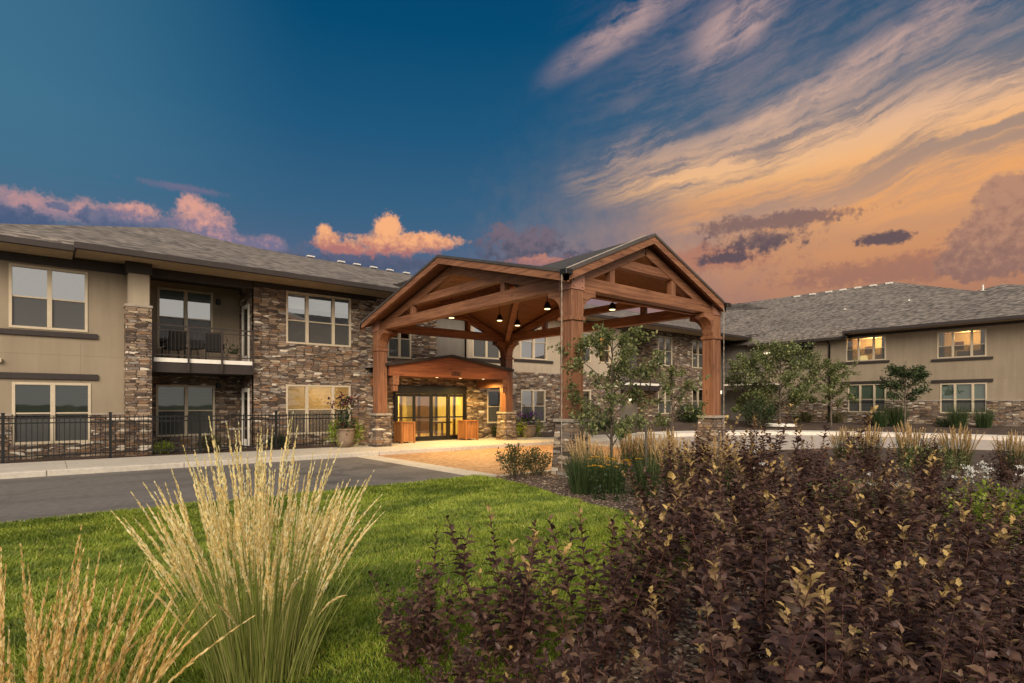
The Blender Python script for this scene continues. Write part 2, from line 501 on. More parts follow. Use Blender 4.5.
# ------------------------------------------------------------------ mesh building
class MB:
    def __init__(s): s.v = []; s.f = []

    def quad(s, *p):
        n = len(s.v); s.v += [tuple(q) for q in p]; s.f.append(tuple(range(n, n + len(p)))); return s

    def box(s, x0, x1, y0, y1, z0, z1):
        n = len(s.v)
        s.v += [(x, y, z) for z in (z0, z1) for (x, y) in ((x0, y0), (x1, y0), (x1, y1), (x0, y1))]
        s.f += [tuple(n + i for i in f) for f in ((3, 2, 1, 0), (4, 5, 6, 7), (0, 1, 5, 4), (1, 2, 6, 5), (2, 3, 7, 6), (3, 0, 4, 7))]
        return s

    def frustum(s, cx, cy, z0, z1, h0, h1):
        n = len(s.v)
        for z, h in ((z0, h0), (z1, h1)): s.v += [(cx - h, cy - h, z), (cx + h, cy - h, z), (cx + h, cy + h, z), (cx - h, cy + h, z)]
        s.f += [tuple(n + i for i in f) for f in ((3, 2, 1, 0), (4, 5, 6, 7), (0, 1, 5, 4), (1, 2, 6, 5), (2, 3, 7, 6), (3, 0, 4, 7))]
        return s

    def beam(s, p, q, w, h, up=(0, 0, 1)):
        """rectangular bar from p to q, w wide sideways and h deep along up"""
        p, q = Vector(p), Vector(q); d = (q - p).normalized(); u = Vector(up)
        sd = d.cross(u).normalized() * (w / 2); u = sd.cross(d).normalized() * (h / 2)
        n = len(s.v)
        for c in (p, q): s.v += [tuple(c + a) for a in (-sd - u, sd - u, sd + u, -sd + u)]
        s.f += [tuple(n + i for i in f) for f in ((3, 2, 1, 0), (4, 5, 6, 7), (0, 1, 5, 4), (1, 2, 6, 5), (2, 3, 7, 6), (3, 0, 4, 7))]
        return s

    def tube(s, pts, rad, k=6, cap=True):
        n0 = len(s.v); pts = [Vector(p) for p in pts]
        if not hasattr(rad, '__len__'): rad = [rad] * len(pts)
        ref = Vector((0, 0, 1))
        for i, p in enumerate(pts):
            d = (pts[min(i + 1, len(pts) - 1)] - pts[max(i - 1, 0)]).normalized()
            a = d.cross(ref if abs(d.z) < .95 else Vector((1, 0, 0))).normalized(); b = d.cross(a)
            for j in range(k):
                t = 2 * math.pi * j / k
                s.v.append(tuple(p + (a * math.cos(t) + b * math.sin(t)) * rad[i]))
        for i in range(len(pts) - 1):
            for j in range(k):
                s.f.append((n0 + i * k + j, n0 + i * k + (j + 1) % k, n0 + (i + 1) * k + (j + 1) % k, n0 + (i + 1) * k + j))
        if cap:
            s.f.append(tuple(n0 + j for j in reversed(range(k)))); s.f.append(tuple(n0 + (len(pts) - 1) * k + j for j in range(k)))
        return s

    def lathe(s, cx, cy, prof, k=20):
        n0 = len(s.v)
        for (r, z) in prof:
            for j in range(k):
                t = 2 * math.pi * j / k; s.v.append((cx + r * math.cos(t), cy + r * math.sin(t), z))
        for i in range(len(prof) - 1):
            for j in range(k):
                s.f.append((n0 + i * k + j, n0 + i * k + (j + 1) % k, n0 + (i + 1) * k + (j + 1) % k, n0 + (i + 1) * k + j))
        s.f.append(tuple(n0 + j for j in reversed(range(k)))); s.f.append(tuple(n0 + (len(prof) - 1) * k + j for j in range(k)))
        return s

    def prism(s, poly, vec):
        """a flat polygon (3-D points) pushed along vec"""
        n = len(s.v); k = len(poly); vec = Vector(vec)
        s.v += [tuple(p) for p in poly] + [tuple(Vector(p) + vec) for p in poly]
        s.f.append(tuple(range(n, n + k))); s.f.append(tuple(reversed(range(n + k, n + 2 * k))))
        for i in range(k):
            j = (i + 1) % k; s.f.append((n + i, n + k + i, n + k + j, n + j))
        return s

    def build(s, name, mat, parent=None, bevel=0.0, smooth=False, origin=(0, 0, 0)):
        me = bpy.data.meshes.new(name)
        o3 = world_origin(parent) if parent else Vector(origin)
        me.from_pydata([tuple(Vector(v) - o3) for v in s.v], [], s.f)
        bm = bmesh.new(); bm.from_mesh(me); bmesh.ops.recalc_face_normals(bm, faces=bm.faces)
        if bevel: bmesh.ops.bevel(bm, geom=bm.edges[:], offset=bevel, segments=1, affect='EDGES', clamp_overlap=True)
        bm.to_mesh(me); bm.free()
        if smooth: me.polygons.foreach_set('use_smooth', [True] * len(me.polygons))
        me.materials.append(M[mat] if isinstance(mat, str) else mat)
        o = bpy.data.objects.new(name, me); COL.objects.link(o)
        if parent: o.parent = parent
        else: o.location = o3
        return o


def world_origin(o):
    v = Vector((0, 0, 0))
    while o is not None: v += o.location; o = o.parent
    return v


def tag(o, label=None, cat=None, group=None, kind=None):
    for k, v in (('label', label), ('category', cat), ('group', group), ('kind', kind)):
        if v: o[k] = v
    return o


def thing(name, label, cat, loc, group=None):
    o = bpy.data.objects.new(name, None); COL.objects.link(o); o.location = loc; o.empty_display_size = .2
    return tag(o, label, cat, group)


def children(o): return list(o.children)


def copy_tree(o, parent=None):
    c = o.copy(); COL.objects.link(c)
    if parent is not None: c.parent = parent
    for ch in children(o): copy_tree(ch, c)
    return c


def spot_lamp(name, loc, watts, col, size, parent=None, blend=.6, radius=.06):
    l = bpy.data.lights.new(name, 'SPOT'); l.energy = watts; l.color = col; l.spot_size = R(size); l.spot_blend = blend; l.shadow_soft_size = radius
    o = bpy.data.objects.new(name, l); COL.objects.link(o); o.location = Vector(loc) - (world_origin(parent) if parent else Vector((0, 0, 0)))
    if parent: o.parent = parent
    return o


def point_lamp(name, loc, watts, col, parent=None, radius=.15):
    l = bpy.data.lights.new(name, 'POINT'); l.energy = watts; l.color = col; l.shadow_soft_size = radius
    o = bpy.data.objects.new(name, l); COL.objects.link(o); o.location = Vector(loc) - (world_origin(parent) if parent else Vector((0, 0, 0)))
    if parent: o.parent = parent
    return o


# ------------------------------------------------------------------ ground, drive, paths
def sheet(name, poly, z, mat, depth=0.0, kind='structure'):
    b = MB()
    if depth: b.prism([(x, y, z) for x, y in poly], (0, 0, -depth))
    else: b.quad(*[(x, y, z) for x, y in poly])
    return tag(b.build(name, mat), kind=kind)


sheet('ground', [(-900, -900), (900, -900), (900, 900), (-900, 900)], -.60, 'land')
ROADZ = -.15
LAWN_EDGE = [(8.25, 10.75), (8.1, 9.4), (7.66, 7.83), (7.1, 5.49), (6.43, 4.2), (5.47, 3.55), (4.3, 3.15), (3.0, 2.95), (2.1, 2.55), (1.4, 2.2), (.8, 1.9), (.2, 1.7), (-.4, 1.4), (-1.2, 1.0), (-2.5, .2), (-5, -2)]
lawn_poly = [(-40, 11.28), (8.2, 11.28)] + LAWN_EDGE + [(-14, -8), (-40, -8)]
sheet('lawn', lawn_poly, -.13, 'turf', .45)
OUT_KERB = [(19.2, 10.9), (22, 10.5), (25.2, 9.4), (27.6, 7.2), (29.0, 3.5), (29.6, -2), (29.6, -14)]
bed_poly = LAWN_EDGE[::-1] + [(8.45, 11.0), (9.2, 11.0), (18.3, 11.0), (19.0, 11.0)] + OUT_KERB[1:] + [(20, -16), (-8, -16), (-8, -6)]
sheet('planting_bed', bed_poly, -.15, 'soil', .42)
sheet('drive', [(-60, 11.45), (8.12, 11.45), (8.12, 18.2), (-60, 18.2)], ROADZ, 'asphalt', .3)
sheet('paver_court', [(8.85, 11.25), (18.3, 11.25), (18.3, 18.2), (8.85, 18.2)], ROADZ, 'paver', .3)
b = MB()
b.box(8.13, 8.84, 11.3, 18.19, -.4, ROADZ + .004); b.box(18.31, 19.0, 11.1, 18.19, -.4, ROADZ + .004); b.box(8.85, 18.3, 11.02, 11.24, -.4, ROADZ + .004)
tag(b.build('paver_border', 'concrete'), kind='structure')
sheet('far_drive', [(19.01, 11.05), (22, 10.6), (25.3, 9.5), (27.8, 7.2), (29.2, 3.5), (29.8, -2), (29.8, -14), (36.4, -14), (36.4, 8), (35.4, 12), (33.2, 15.4), (29.5, 17.6), (26, 18.2), (19.01, 18.2)], ROADZ, plain('pale_asphalt', (.46, .38, .32), .9, var=.12, scale=40, bmp=.2), .3)
b = MB(); b.box(-60, 8.2, 11.29, 11.44, -.4, -.135); tag(b.build('lawn_kerb', 'concrete'), kind='structure')
# walk along the front of the house, with its kerb; expansion joints cut into it
b = MB()
x = -30.0
while x < 30:
    w = 1.6
    b.box(x + .006, x + w - .006, 18.42, 20.35 if x > 8.8 else 21.0, -.4, 0)
    x += w
tag(b.build('walk', 'concrete'), kind='structure')
b = MB(); x = -30.0
while x < 26:
    b.box(x + .005, x + 2.995, 18.2, 18.415, -.4, -.005); x += 3.0
b.build('kerb', 'concrete', bevel=.02)['kind'] = 'structure'
sheet('entry_walk', [(10.6, 20.36), (19, 20.36), (19, 21.95), (10.6, 21.95)], -.005, 'concrete', .3)
arc = [(26, 18.2), (29.5, 17.6), (33.2, 15.4), (35.4, 12), (36.4, 8), (36.4, -14)]
arc2 = [(26, 20.3), (30.2, 19.6), (34.8, 16.8), (37.3, 12.6), (38.4, 8), (38.4, -14)]
b = MB()
for i in range(len(arc) - 1):
    b.prism([(*arc[i], .03), (*arc[i + 1], .03), (*arc2[i + 1], .03), (*arc2[i], .03)], (0, 0, -.4))
tag(b.build('curved_walk', plain('pale_concrete', (.68, .60, .51), .9, var=.08, scale=6)), kind='structure')
b = MB()
b.quad((-30, 21.0, -.02), (8.8, 21.0, -.02), (8.8, 22.4, .02), (-30, 22.4, .02)).quad((17.7, 20.36, -.03), (30, 20.36, -.03), (30, 23.6, .05), (17.7, 23.6, .05))
for i in range(len(arc2) - 1):
    (ax, ay), (bx, by) = arc2[i], arc2[i + 1]
    b.quad((ax, ay, 0), (bx, by, 0), (min(43.2, bx + 5), by + (4 if i < 2 else 0), .4), (min(43.2, ax + 5), ay + (4 if i < 3 else 0), .4))
b.quad((26, 20.3, .0), (34.8, 16.8, .0), (43.3, 24.5, .42), (26, 24.5, .3))
tag(b.build('foundation_bed', 'soil'), kind='structure')

# ------------------------------------------------------------------ the house
house = thing('apartment_house', 'two storey stone and stucco apartment house with dark eaves behind the timber entrance shelter', 'building', (10, 23, 0))


def pt(axis, pos, a, o, z): return (a, pos - o, z) if axis == 'Y' else (pos - o, a, z)


def wbox(b, axis, pos, a0, a1, o0, o1, z0, z1):
    if axis == 'Y': b.box(a0, a1, pos - o1, pos - o0, z0, z1)
    else: b.box(pos - o1, pos - o0, a0, a1, z0, z1)
    return b


def wall(mat, axis, pos, a0, a1, z0, z1, holes=(), out=0.0, reveal=.16, name='wall', parent=None):
    b = MB()
    hs = [h for h in holes if h[0] < a1 and h[1] > a0 and h[2] < z1 and h[3] > z0]
    As = sorted({a0, a1} | {min(max(v, a0), a1) for h in hs for v in h[:2]})
    Zs = sorted({z0, z1} | {min(max(v, z0), z1) for h in hs for v in h[2:4]})
    for i in range(len(As) - 1):
        for j in range(len(Zs) - 1):
            ca, cz = (As[i] + As[i + 1]) / 2, (Zs[j] + Zs[j + 1]) / 2
            if any(h[0] < ca < h[1] and h[2] < cz < h[3] for h in hs): continue
            for o in (out, out - reveal - .04):
                b.quad(*[pt(axis, pos, a, o, z) for a, z in ((As[i], Zs[j]), (As[i + 1], Zs[j]), (As[i + 1], Zs[j + 1]), (As[i], Zs[j + 1]))])
    for h in hs:
        u0, u1, w0, w1 = max(h[0], a0), min(h[1], a1), max(h[2], z0), min(h[3], z1)
        for (p, q) in (((u0, w0), (u0, w1)), ((u1, w0), (u1, w1)), ((u0, w0), (u1, w0)), ((u0, w1), (u1, w1))):
            if (p[0] == q[0] and p[0] in (a0, a1)) or (p[1] == q[1] and p[1] in (z0, z1)): continue
            b.quad(pt(axis, pos, p[0], out, p[1]), pt(axis, pos, q[0], out, q[1]), pt(axis, pos, q[0], out - reveal, q[1]), pt(axis, pos, p[0], out - reveal, p[1]))
    for (p, q) in (((a0, z0), (a0, z1)), ((a1, z0), (a1, z1)), ((a0, z1), (a1, z1))):
        b.quad(pt(axis, pos, p[0], out, p[1]), pt(axis, pos, q[0], out, q[1]), pt(axis, pos, q[0], out - reveal - .04, q[1]), pt(axis, pos, p[0], out - reveal - .04, p[1]))
    return b.build(name, mat, parent or house)


def trim(axis, pos, a0, a1, z0, z1, out=.05, mat='trim', name='trim_band', parent=None, inn=-.02):
    return wbox(MB(), axis, pos, a0, a1, inn, out, z0, z1).build(name, mat, parent or house, bevel=.006)


def window(axis, pos, a0, a1, z0, z1, lights, upper='blind', lower='screen', drop=1.0, lit=0.0, split=.5, frame='frame', gl='glass', depth=1.4, label=None):
    """double-hung window: frame (the part) > glass, roller_blind, insect_screen, room behind"""
    b = MB(); t = .075; fo, fi = .025, -.09
    B = lambda *q: wbox(b, axis, pos, q[0], q[1], fi, fo, q[2], q[3])
    B(a0, a0 + t, z0, z1); B(a1 - t, a1, z0, z1); B(a0 + t, a1 - t, z0, z0 + t); B(a0 + t, a1 - t, z1 - t, z1)
    tot = sum(lights); cuts = []; a = a0 + t
    span = (a1 - a0) - t * 2 - (len(lights) - 1) * .12
    for i, l in enumerate(lights):
        w = span * l / tot; cuts.append((a, a + w)); a += w
        if i < len(lights) - 1: wbox(b, axis, pos, a, a + .12, fi, fo + .004, z0 + t, z1 - t); a += .12
    zm = z0 + (z1 - z0) * split
    for (u, v) in cuts: wbox(b, axis, pos, u, v, -.075, -.005, zm - .022, zm + .022)
    fr = b.build('window', frame, house, bevel=.005)
    if label: fr['label'] = label
    g = MB(); bl = MB(); sc = MB()
    for (u, v) in cuts:
        g.quad(*[pt(axis, pos, p, -.045, q) for p, q in ((u, zm + .02), (v, zm + .02), (v, z1 - t), (u, z1 - t))])
        g.quad(*[pt(axis, pos, p, -.065, q) for p, q in ((u, z0 + t), (v, z0 + t), (v, zm - .02), (u, zm - .02))])
        if upper:
            zb = z1 - t - (z1 - t - zm) * drop
            if upper in ('slats', 'lit_slats'): zb = z0 + t
            bl.quad(*[pt(axis, pos, p, -.08, q) for p, q in ((u - .02, zb), (v + .02, zb), (v + .02, z1), (u - .02, z1))])
        if lower: sc.quad(*[pt(axis, pos, p, -.03, q) for p, q in ((u, z0 + t), (v, z0 + t), (v, zm - .02), (u, zm - .02))])
    g.build('pane', gl, fr)
    if upper: bl.build('window_blind', upper, fr)
    if lower: sc.build('insect_screen', 'screen', fr)
    if lit and not upper:
        cu = MB()
        for k_, (ca, cb) in enumerate(((a0 - .1, a0 + .34), (a1 - .30, a1 + .1))):
            nf = 7
            for q in range(nf):
                u0 = ca + (cb - ca) * q / nf; u1 = ca + (cb - ca) * (q + 1) / nf; w0, w1 = (-.30, -.36) if q % 2 else (-.36, -.30)
                cu.quad(*[pt(axis, pos, *r) for r in ((u0, w0, z0 - .3), (u1, w1, z0 - .3), (u1, w1, z1 + .03), (u0, w0, z1 + .03))])
        cu.build('curtain', 'soffit', fr)
        fu = MB(); wbox(fu, axis, pos, a0 + .5, a0 + 1.3, -depth + .05, -depth + .5, z0 - .5, z0 + .55); wbox(fu, axis, pos, a1 - .8, a1 - .35, -depth + .02, -depth + .05, z0 + .7, z0 + 1.2)
        fu.build('room_furniture', 'furniture', fr)
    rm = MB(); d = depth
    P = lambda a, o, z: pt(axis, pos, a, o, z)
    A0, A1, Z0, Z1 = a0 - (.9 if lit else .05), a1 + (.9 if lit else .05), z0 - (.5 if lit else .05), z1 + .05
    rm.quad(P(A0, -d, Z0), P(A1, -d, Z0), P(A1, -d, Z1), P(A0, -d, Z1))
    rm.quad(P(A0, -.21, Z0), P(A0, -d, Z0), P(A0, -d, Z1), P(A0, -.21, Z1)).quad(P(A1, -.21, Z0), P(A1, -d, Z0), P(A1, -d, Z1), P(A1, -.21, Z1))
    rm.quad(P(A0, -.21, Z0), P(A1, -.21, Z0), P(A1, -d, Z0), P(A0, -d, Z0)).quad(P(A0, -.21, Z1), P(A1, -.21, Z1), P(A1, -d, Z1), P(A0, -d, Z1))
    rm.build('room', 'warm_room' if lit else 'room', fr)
    if lit: point_lamp('room_lamp', P((a0 + a1) / 2, -d * .55, z1 - .25), lit, (1, .66, .28), fr)
    return fr


# ---- left bay
HA = [(-.87, .99, 3.90, 5.80), (-.80, 1.07, .44, 2.30), (-5.2, -3.3, 3.90, 5.80), (-5.1, -3.2, .44, 2.30)]
wall('stucco', 'Y', 22.2, -7, 2.66, 1.3, 6.28, HA)
wall('stone', 'Y', 22.2, -7, 2.66, -.3, 1.3, HA, out=.07, reveal=.23, name='stone_base')
for (a0, a1) in ((-7, -5.1), (-3.2, -.8), (1.07, 1.93)): trim('Y', 22.2, a0, a1, 1.3, 1.36, .10, 'cap_stone', 'base_cap')
for a0 in (-.87, -5.2): window('Y', 22.2, a0, a0 + 1.86, 3.90, 5.80, (1, 1), drop=.97)
for a0 in (-.80, -5.1): window('Y', 22.2, a0, a0 + 1.87, .44, 2.30, (1, 1), upper='slats', gl='glass_dark')
trim('Y', 22.2, -1.9, 1.24, 3.70, 3.86, .07, name='sill_band'); trim('Y', 22.2, -1.9, 1.25, 2.40, 2.58, .07, name='head_band')
trim('Y', 22.2, -7, 2.2, 5.86, 6.16, .06, name='frieze')
wbox(MB(), 'Y', 22.2, -1.18, -1.02, 0, .12, 2.86, 2.98).build('wall_box', 'frame', house, bevel=.01)
# ---- pilaster
pl = MB().box(1.93, 2.63, 21.6, 22.15, -.3, 4.76).build('pilaster', 'stone', house)
MB().box(1.90, 2.66, 21.57, 22.15, 4.76, 4.84).build('pilaster_cap', 'cap_stone', pl, bevel=.01)
MB().box(2.0, 2.57, 21.66, 22.15, 4.84, 5.84).build('pilaster_shaft', 'stucco_light', pl)
MB().box(1.93, 2.64, 21.58, 22.19, 5.84, 6.30).build('pilaster_head', 'trim', pl, bevel=.01)
# ---- balcony recess
HB = [(3.11, 4.95, 3.70, 5.95), (3.07, 5.02, .44, 2.36)]
wall('stucco', 'Y', 24.2, 2.4, 5.95, 3.0, 6.28, HB); wall('stone', 'Y', 24.2, 2.4, 5.95, -.2, 3.0, HB, name='stone_base')
window('Y', 24.2, 3.11, 4.95, 3.70, 5.95, (1, 1), drop=.99, split=.52, label='upper window behind the two patio chairs')
window('Y', 24.2, 3.07, 5.02, .44, 2.36, (1, 1), upper='slats', gl='glass_dark')
MB().box(2.42, 2.62, 22.16, 24.2, -.2, 6.28).build('side_wall', 'stucco', house)
HD = [(22.75, 23.7, 3.24, 5.45), (22.75, 23.7, .05, 2.2)]
wall('stone', 'X', 5.9, 22.212, 24.2, -.2, 6.28, HD, name='stone_return')
for z in (3.24, .05):
    d = MB(); d.box(5.86, 5.95, 22.75, 22.87, z, z + 2.2).box(5.86, 5.95, 23.58, 23.7, z, z + 2.2).box(5.86, 5.95, 22.87, 23.58, z + 2.06, z + 2.2).box(5.87, 5.94, 22.87, 23.58, z, z + .25)
    dd = d.build('balcony_door', 'white_metal', house)
    MB().box(5.90, 5.92, 22.87, 23.58, z + .25, z + 2.06).build('pane', 'glass_dark', dd)
    MB().box(5.95, 7.0, 22.6, 23.8, z, z + 2.3).build('room', 'room', dd)
bal = MB().box(2.64, 5.86, 22.0, 24.18, 2.72, 3.06).build('balcony', 'trim', house)
MB().box(2.64, 5.86, 21.97, 24.18, 3.063, 3.2).build('balcony_deck', 'white_metal', bal)


def railing(parent, axis, pos, a0, a1, z0, z1, posts=4, gap=.11):
    r = MB()
    wbox(r, axis, pos, a0, a1, -.025, .025, z1 - .05, z1); wbox(r, axis, pos, a0, a1, -.02, .02, z0 + .08, z0 + .12); wbox(r, axis, pos, a0, a1, -.02, .02, z1 - .2, z1 - .17)
    n = int((a1 - a0) / gap)
    for i in range(1, n): a = a0 + (a1 - a0) * i / n; wbox(r, axis, pos, a - .005, a + .005, -.005, .005, z0 + .12, z1 - .17)
    rr = r.build('railing', 'rail', parent)
    for i in range(posts):
        a = a0 + .03 + (a1 - a0 - .06) * i / (posts - 1)
        wbox(MB(), axis, pos, a - .03, a + .03, .03, .07, z0 - .42, z1 + .01).build('rail_post', 'rail', parent, bevel=.004)


railing(bal, 'Y', 21.95, 2.66, 5.84, 3.2, 4.32)
trim('Y', 22.2, 2.64, 5.9, 5.92, 6.27, .02, name='balcony_header', inn=-.25)
MB().box(2.62, 5.9, 22.46, 24.2, 6.16, 6.2).build('balcony_ceiling', 'trim', house)
for z in (5.5, 2.25): wbox(MB(), 'Y', 24.2, 5.05, 5.2, .0, .13, z, z + .22).build('wall_lamp', 'iron', house, bevel=.01)
# ---- stone block
HS = [(7.07, 9.68, 3.98, 6.0), (7.07, 9.66, .46, 2.40)]
wall('stone', 'Y', 22.2, 5.9, 10.75, -.3, 6.1, HS)
window('Y', 22.2, 7.07, 9.68, 3.98, 6.0, (.82, 1.15, .75), drop=.55, split=.45, label='triple upper window whose shades are half drawn')
window('Y', 22.2, 7.07, 9.66, .46, 2.40, (.82, 1.15, .75), upper='lit_slats', lit=70, gl='glass_clear', depth=2.2, label='triple lower window lit yellow through its blinds')
trim('Y', 22.2, 5.88, 10.8, 6.0, 6.26, .07, name='frieze')
MB().box(10.56, 10.75, 22.4, 23.5, -.2, 6.28).build('side_wall', 'stone', house)
# ---- entry front (one storey) and the wall behind it
DO = (11.54, 15.31, -.1, 2.46); EW = (16.55, 17.42, .70, 2.34)
wall('stone', 'Y', 22.0, 10.78, 17.7, -.2, 3.5, [DO, EW])
MB().box(17.52, 17.7, 22.2, 23.5, -.2, 3.5).build('side_wall', 'stone', house)
window('Y', 22.0, 16.55, 17.42, .70, 2.34, (1,), upper=None, gl='glass_dark')
HU = [(12.0, 13.22, 3.76, 5.6), (16.75, 18.55, 4.0, 5.75), (19.95, 21.95, 4.12, 5.9), (24.0, 25.6, 4.2, 5.95), (26.3, 27.4, 4.2, 5.8)]
HL = [(20.0, 21.82, .62, 2.44), (24.0, 25.6, .7, 2.5)]
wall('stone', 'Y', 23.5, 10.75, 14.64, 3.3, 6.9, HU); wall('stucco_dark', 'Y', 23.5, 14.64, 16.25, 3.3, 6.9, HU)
wall('stucco_light', 'Y', 23.5, 16.25, 28.4, 3.40, 6.9, HU); wall('stone', 'Y', 23.5, 17.6, 28.4, -.2, 3.40, HL, name='stone_base')
window('Y', 23.5, 12.0, 13.22, 3.76, 5.6, (1, 1), drop=.55)
window('Y', 23.5, 16.75, 18.55, 4.0, 5.75, (1, 1), drop=.9, split=.62)
window('Y', 23.5, 19.95, 21.95, 4.12, 5.9, (1, 1), upper='blind', lower=None, drop=1.0, split=.55)
window('Y', 23.5, 24.0, 25.6, 4.2, 5.95, (1, 1), drop=.6)
window('Y', 23.5, 26.3, 27.4, 4.2, 5.8, (1,), upper=None, lower=None, lit=60, gl='glass_clear', label='narrow lit window behind the young tree')
window('Y', 23.5, 20.0, 21.82, .62, 2.44, (1, 1), upper=None); window('Y', 23.5, 24.0, 25.6, .7, 2.5, (1, 1), upper=None)
for q in ((16.3, 19.0, 3.84, 3.98), (19.5, 22.4, 3.96, 4.10)): trim('Y', 23.5, *q, .07, name='sill_band')
trim('Y', 23.5, 10.8, 28.4, 6.42, 6.72, .06, name='frieze')
MB().tube([(16.24, 23.38, 3.75), (16.24, 23.38, 6.3), (16.1, 22.9, 6.6), (16.1, 22.4, 6.78)], .05, 8).build('downspout', 'bronze', house, smooth=True)
# ---- entry doors: sliding, dark bronze, in a stone reveal
b = MB(); z1 = 2.46
b.box(11.54, 15.31, 21.93, 22.12, 2.10, 2.46)
b.box(11.54, 11.64, 21.94, 22.12, -.1, 2.10).box(15.21, 15.31, 21.94, 22.12, -.1, 2.10).box(11.64, 15.21, 21.96, 22.10, -.1, .03)
door = b.build('entrance', 'bronze', house, bevel=.006)
for i in range(4):
    u0 = 11.64 + i * .8925; u1 = u0 + .8925
    yy = 22.0 if i in (0, 3) else 22.05
    p = MB().box(u0 + .002, u0 + .08, yy - .025, yy + .025, .035, 2.095).box(u1 - .08, u1 - .002, yy - .025, yy + .025, .035, 2.095)
    p.box(u0 + .08, u1 - .08, yy - .025, yy + .025, .035, .20).box(u0 + .08, u1 - .08, yy - .025, yy + .025, 1.98, 2.095).box(u0 + .08, u1 - .08, yy - .025, yy + .025, 1.02, 1.08)
    dp = p.build('sliding_door', 'bronze', door)
    MB().box(u0 + .08, u1 - .08, yy - .005, yy + .005, .20, 1.98).build('pane', 'glass_clear', dp)
lob = MB()
lob.quad((10.9, 28.6, -.02), (17.4, 28.6, -.02), (17.4, 28.6, 2.9), (10.9, 28.6, 2.9)).quad((10.9, 22.3, -.02), (10.9, 28.6, -.02), (10.9, 28.6, 2.9), (10.9, 22.3, 2.9)).quad((17.4, 22.3, -.02), (17.4, 28.6, -.02), (17.4, 28.6, 2.9), (17.4, 22.3, 2.9)).quad((10.9, 22.21, 2.9), (17.4, 22.21, 2.9), (17.4, 28.6, 2.9), (10.9, 28.6, 2.9))
lob.box(13.9, 14.4, 25.2, 25.7, 0, 2.9)
lb = lob.build('lobby', 'lobby', house)
MB().quad((10.9, 22.13, -.01), (17.4, 22.13, -.01), (17.4, 28.6, -.01), (10.9, 28.6, -.01)).build('lobby_floor', plain('lobby_carpet', (.30, .20, .12), .8, var=.25, scale=2), lb)
MB().box(12.0, 13.5, 26.6, 27.2, 0, 1.05).build('reception_desk', 'furniture', lb)
MB().box(15.6, 16.9, 27.9, 28.5, 0, 2.1).build('bookcase', 'furniture', lb)
fb = MB().box(10.95, 17.3, 24.6, 24.7, 2.25, 2.9)
for q in (11.4, 12.3, 13.3, 14.3, 15.3, 16.4): fb.box(q - .06, q + .06, 24.6, 24.7, 0, 2.25)
fb.build('inner_frame', 'furniture', lb)
MB().lathe(15.0, 23.6, [(.25, 0), (.05, .06), (.05, .7), (.5, .72), (.5, .78)], 16).build('hall_table', 'furniture', lb)
MB().lathe(12.1, 23.6, [(.16, 1.9), (.11, 2.15)], 14).build('hall_lamp', 'lamp', lb)
MB().box(12.2, 13.3, 28.54, 28.58, .5, 2.3).build('inner_window', 'glass_dark', lb)
point_lamp('lobby_lamp', (12.3, 24.2, 2.5), 330, (1, .72, .26), lb, .2)
point_lamp('lobby_lamp', (14.4, 27.3, 2.5), 380, (1, .72, .26), lb, .2)
point_lamp('lobby_lamp', (15.6, 25.5, 2.5), 330, (1, .72, .26), lb, .2)
# ---- small gabled canopy over the doors
CX = 13.1
fas = MB().prism([(10.28, 19.95, 2.76), (16.17, 19.95, 2.76), (16.17, 19.95, 3.17), (CX, 19.95, 3.60), (10.28, 19.95, 3.14)], (0, .12, 0))
can = fas.build('canopy', wood('fascia_boards', 'x', (.27, .088, .034), (.16, .05, .02)), house)
for (xa, za, xb, zb) in ((10.26, 3.15, CX, 3.62), (CX, 3.62, 16.19, 3.18)):
    MB().prism([(xa, 20.08, za), (xb, 20.08, zb), (xb, 20.08, zb + .10), (xa, 20.08, za + .10)], (0, 3.4, 0)).build('canopy_roof', 'shingle', can)
for (xa, za, xb, zb) in ((10.15, 3.13, CX, 3.61), (CX, 3.61, 16.45, 3.13)):
    MB().prism([(xa, 19.80, za), (xb, 19.80, zb), (xb, 19.80, zb + .11), (xa, 19.80, za + .11)], (0, .27, 0)).build('rake_trim', 'trim', can)
MB().box(10.3, 16.15, 20.08, 21.98, 2.78, 2.82).build('soffit', 'ceil', can)
for x in (10.42, 15.9):
    MB().box(x, x + .26, 19.92, 21.97, 2.40, 2.755).build('side_beam', 'wy', can, bevel=.01)
    MB().box(x + .03, x + .23, 19.97, 20.2, 2.15, 2.398).build('beam_end', 'wz', can, bevel=.01)
for x, wt in ((12.8, 150), (14.0, 150), (15.25, 430)):
    MB().lathe(x, 20.55, [(.06, 2.770), (.06, 2.778)], 14).build('recessed_light', 'lens', can)
    spot_lamp('recessed_lamp', (x, 20.55, 2.72), wt, (1, .66, .20), 165, can)
fc = bpy.data.curves.new('house_number', 'FONT'); fc.body = '1050'; fc.size = .24; fc.extrude = .012; fc.align_x = 'CENTER'
tx = bpy.data.objects.new('house_number', fc); COL.objects.link(tx); fc.materials.append(M['bronze'])
dg = bpy.context.evaluated_depsgraph_get(); dg.update()
tm = bpy.data.meshes.new_from_object(tx.evaluated_get(dg)); tm.materials.clear(); tm.materials.append(M['bronze'])
bpy.data.objects.remove(tx, do_unlink=True); bpy.data.curves.remove(fc)
tx = bpy.data.objects.new('house_number', tm); COL.objects.link(tx)
tx.parent = can; tx.location = Vector((13.35, 19.94, 2.84)) - world_origin(can); tx.rotation_euler = (R(90), 0, 0)

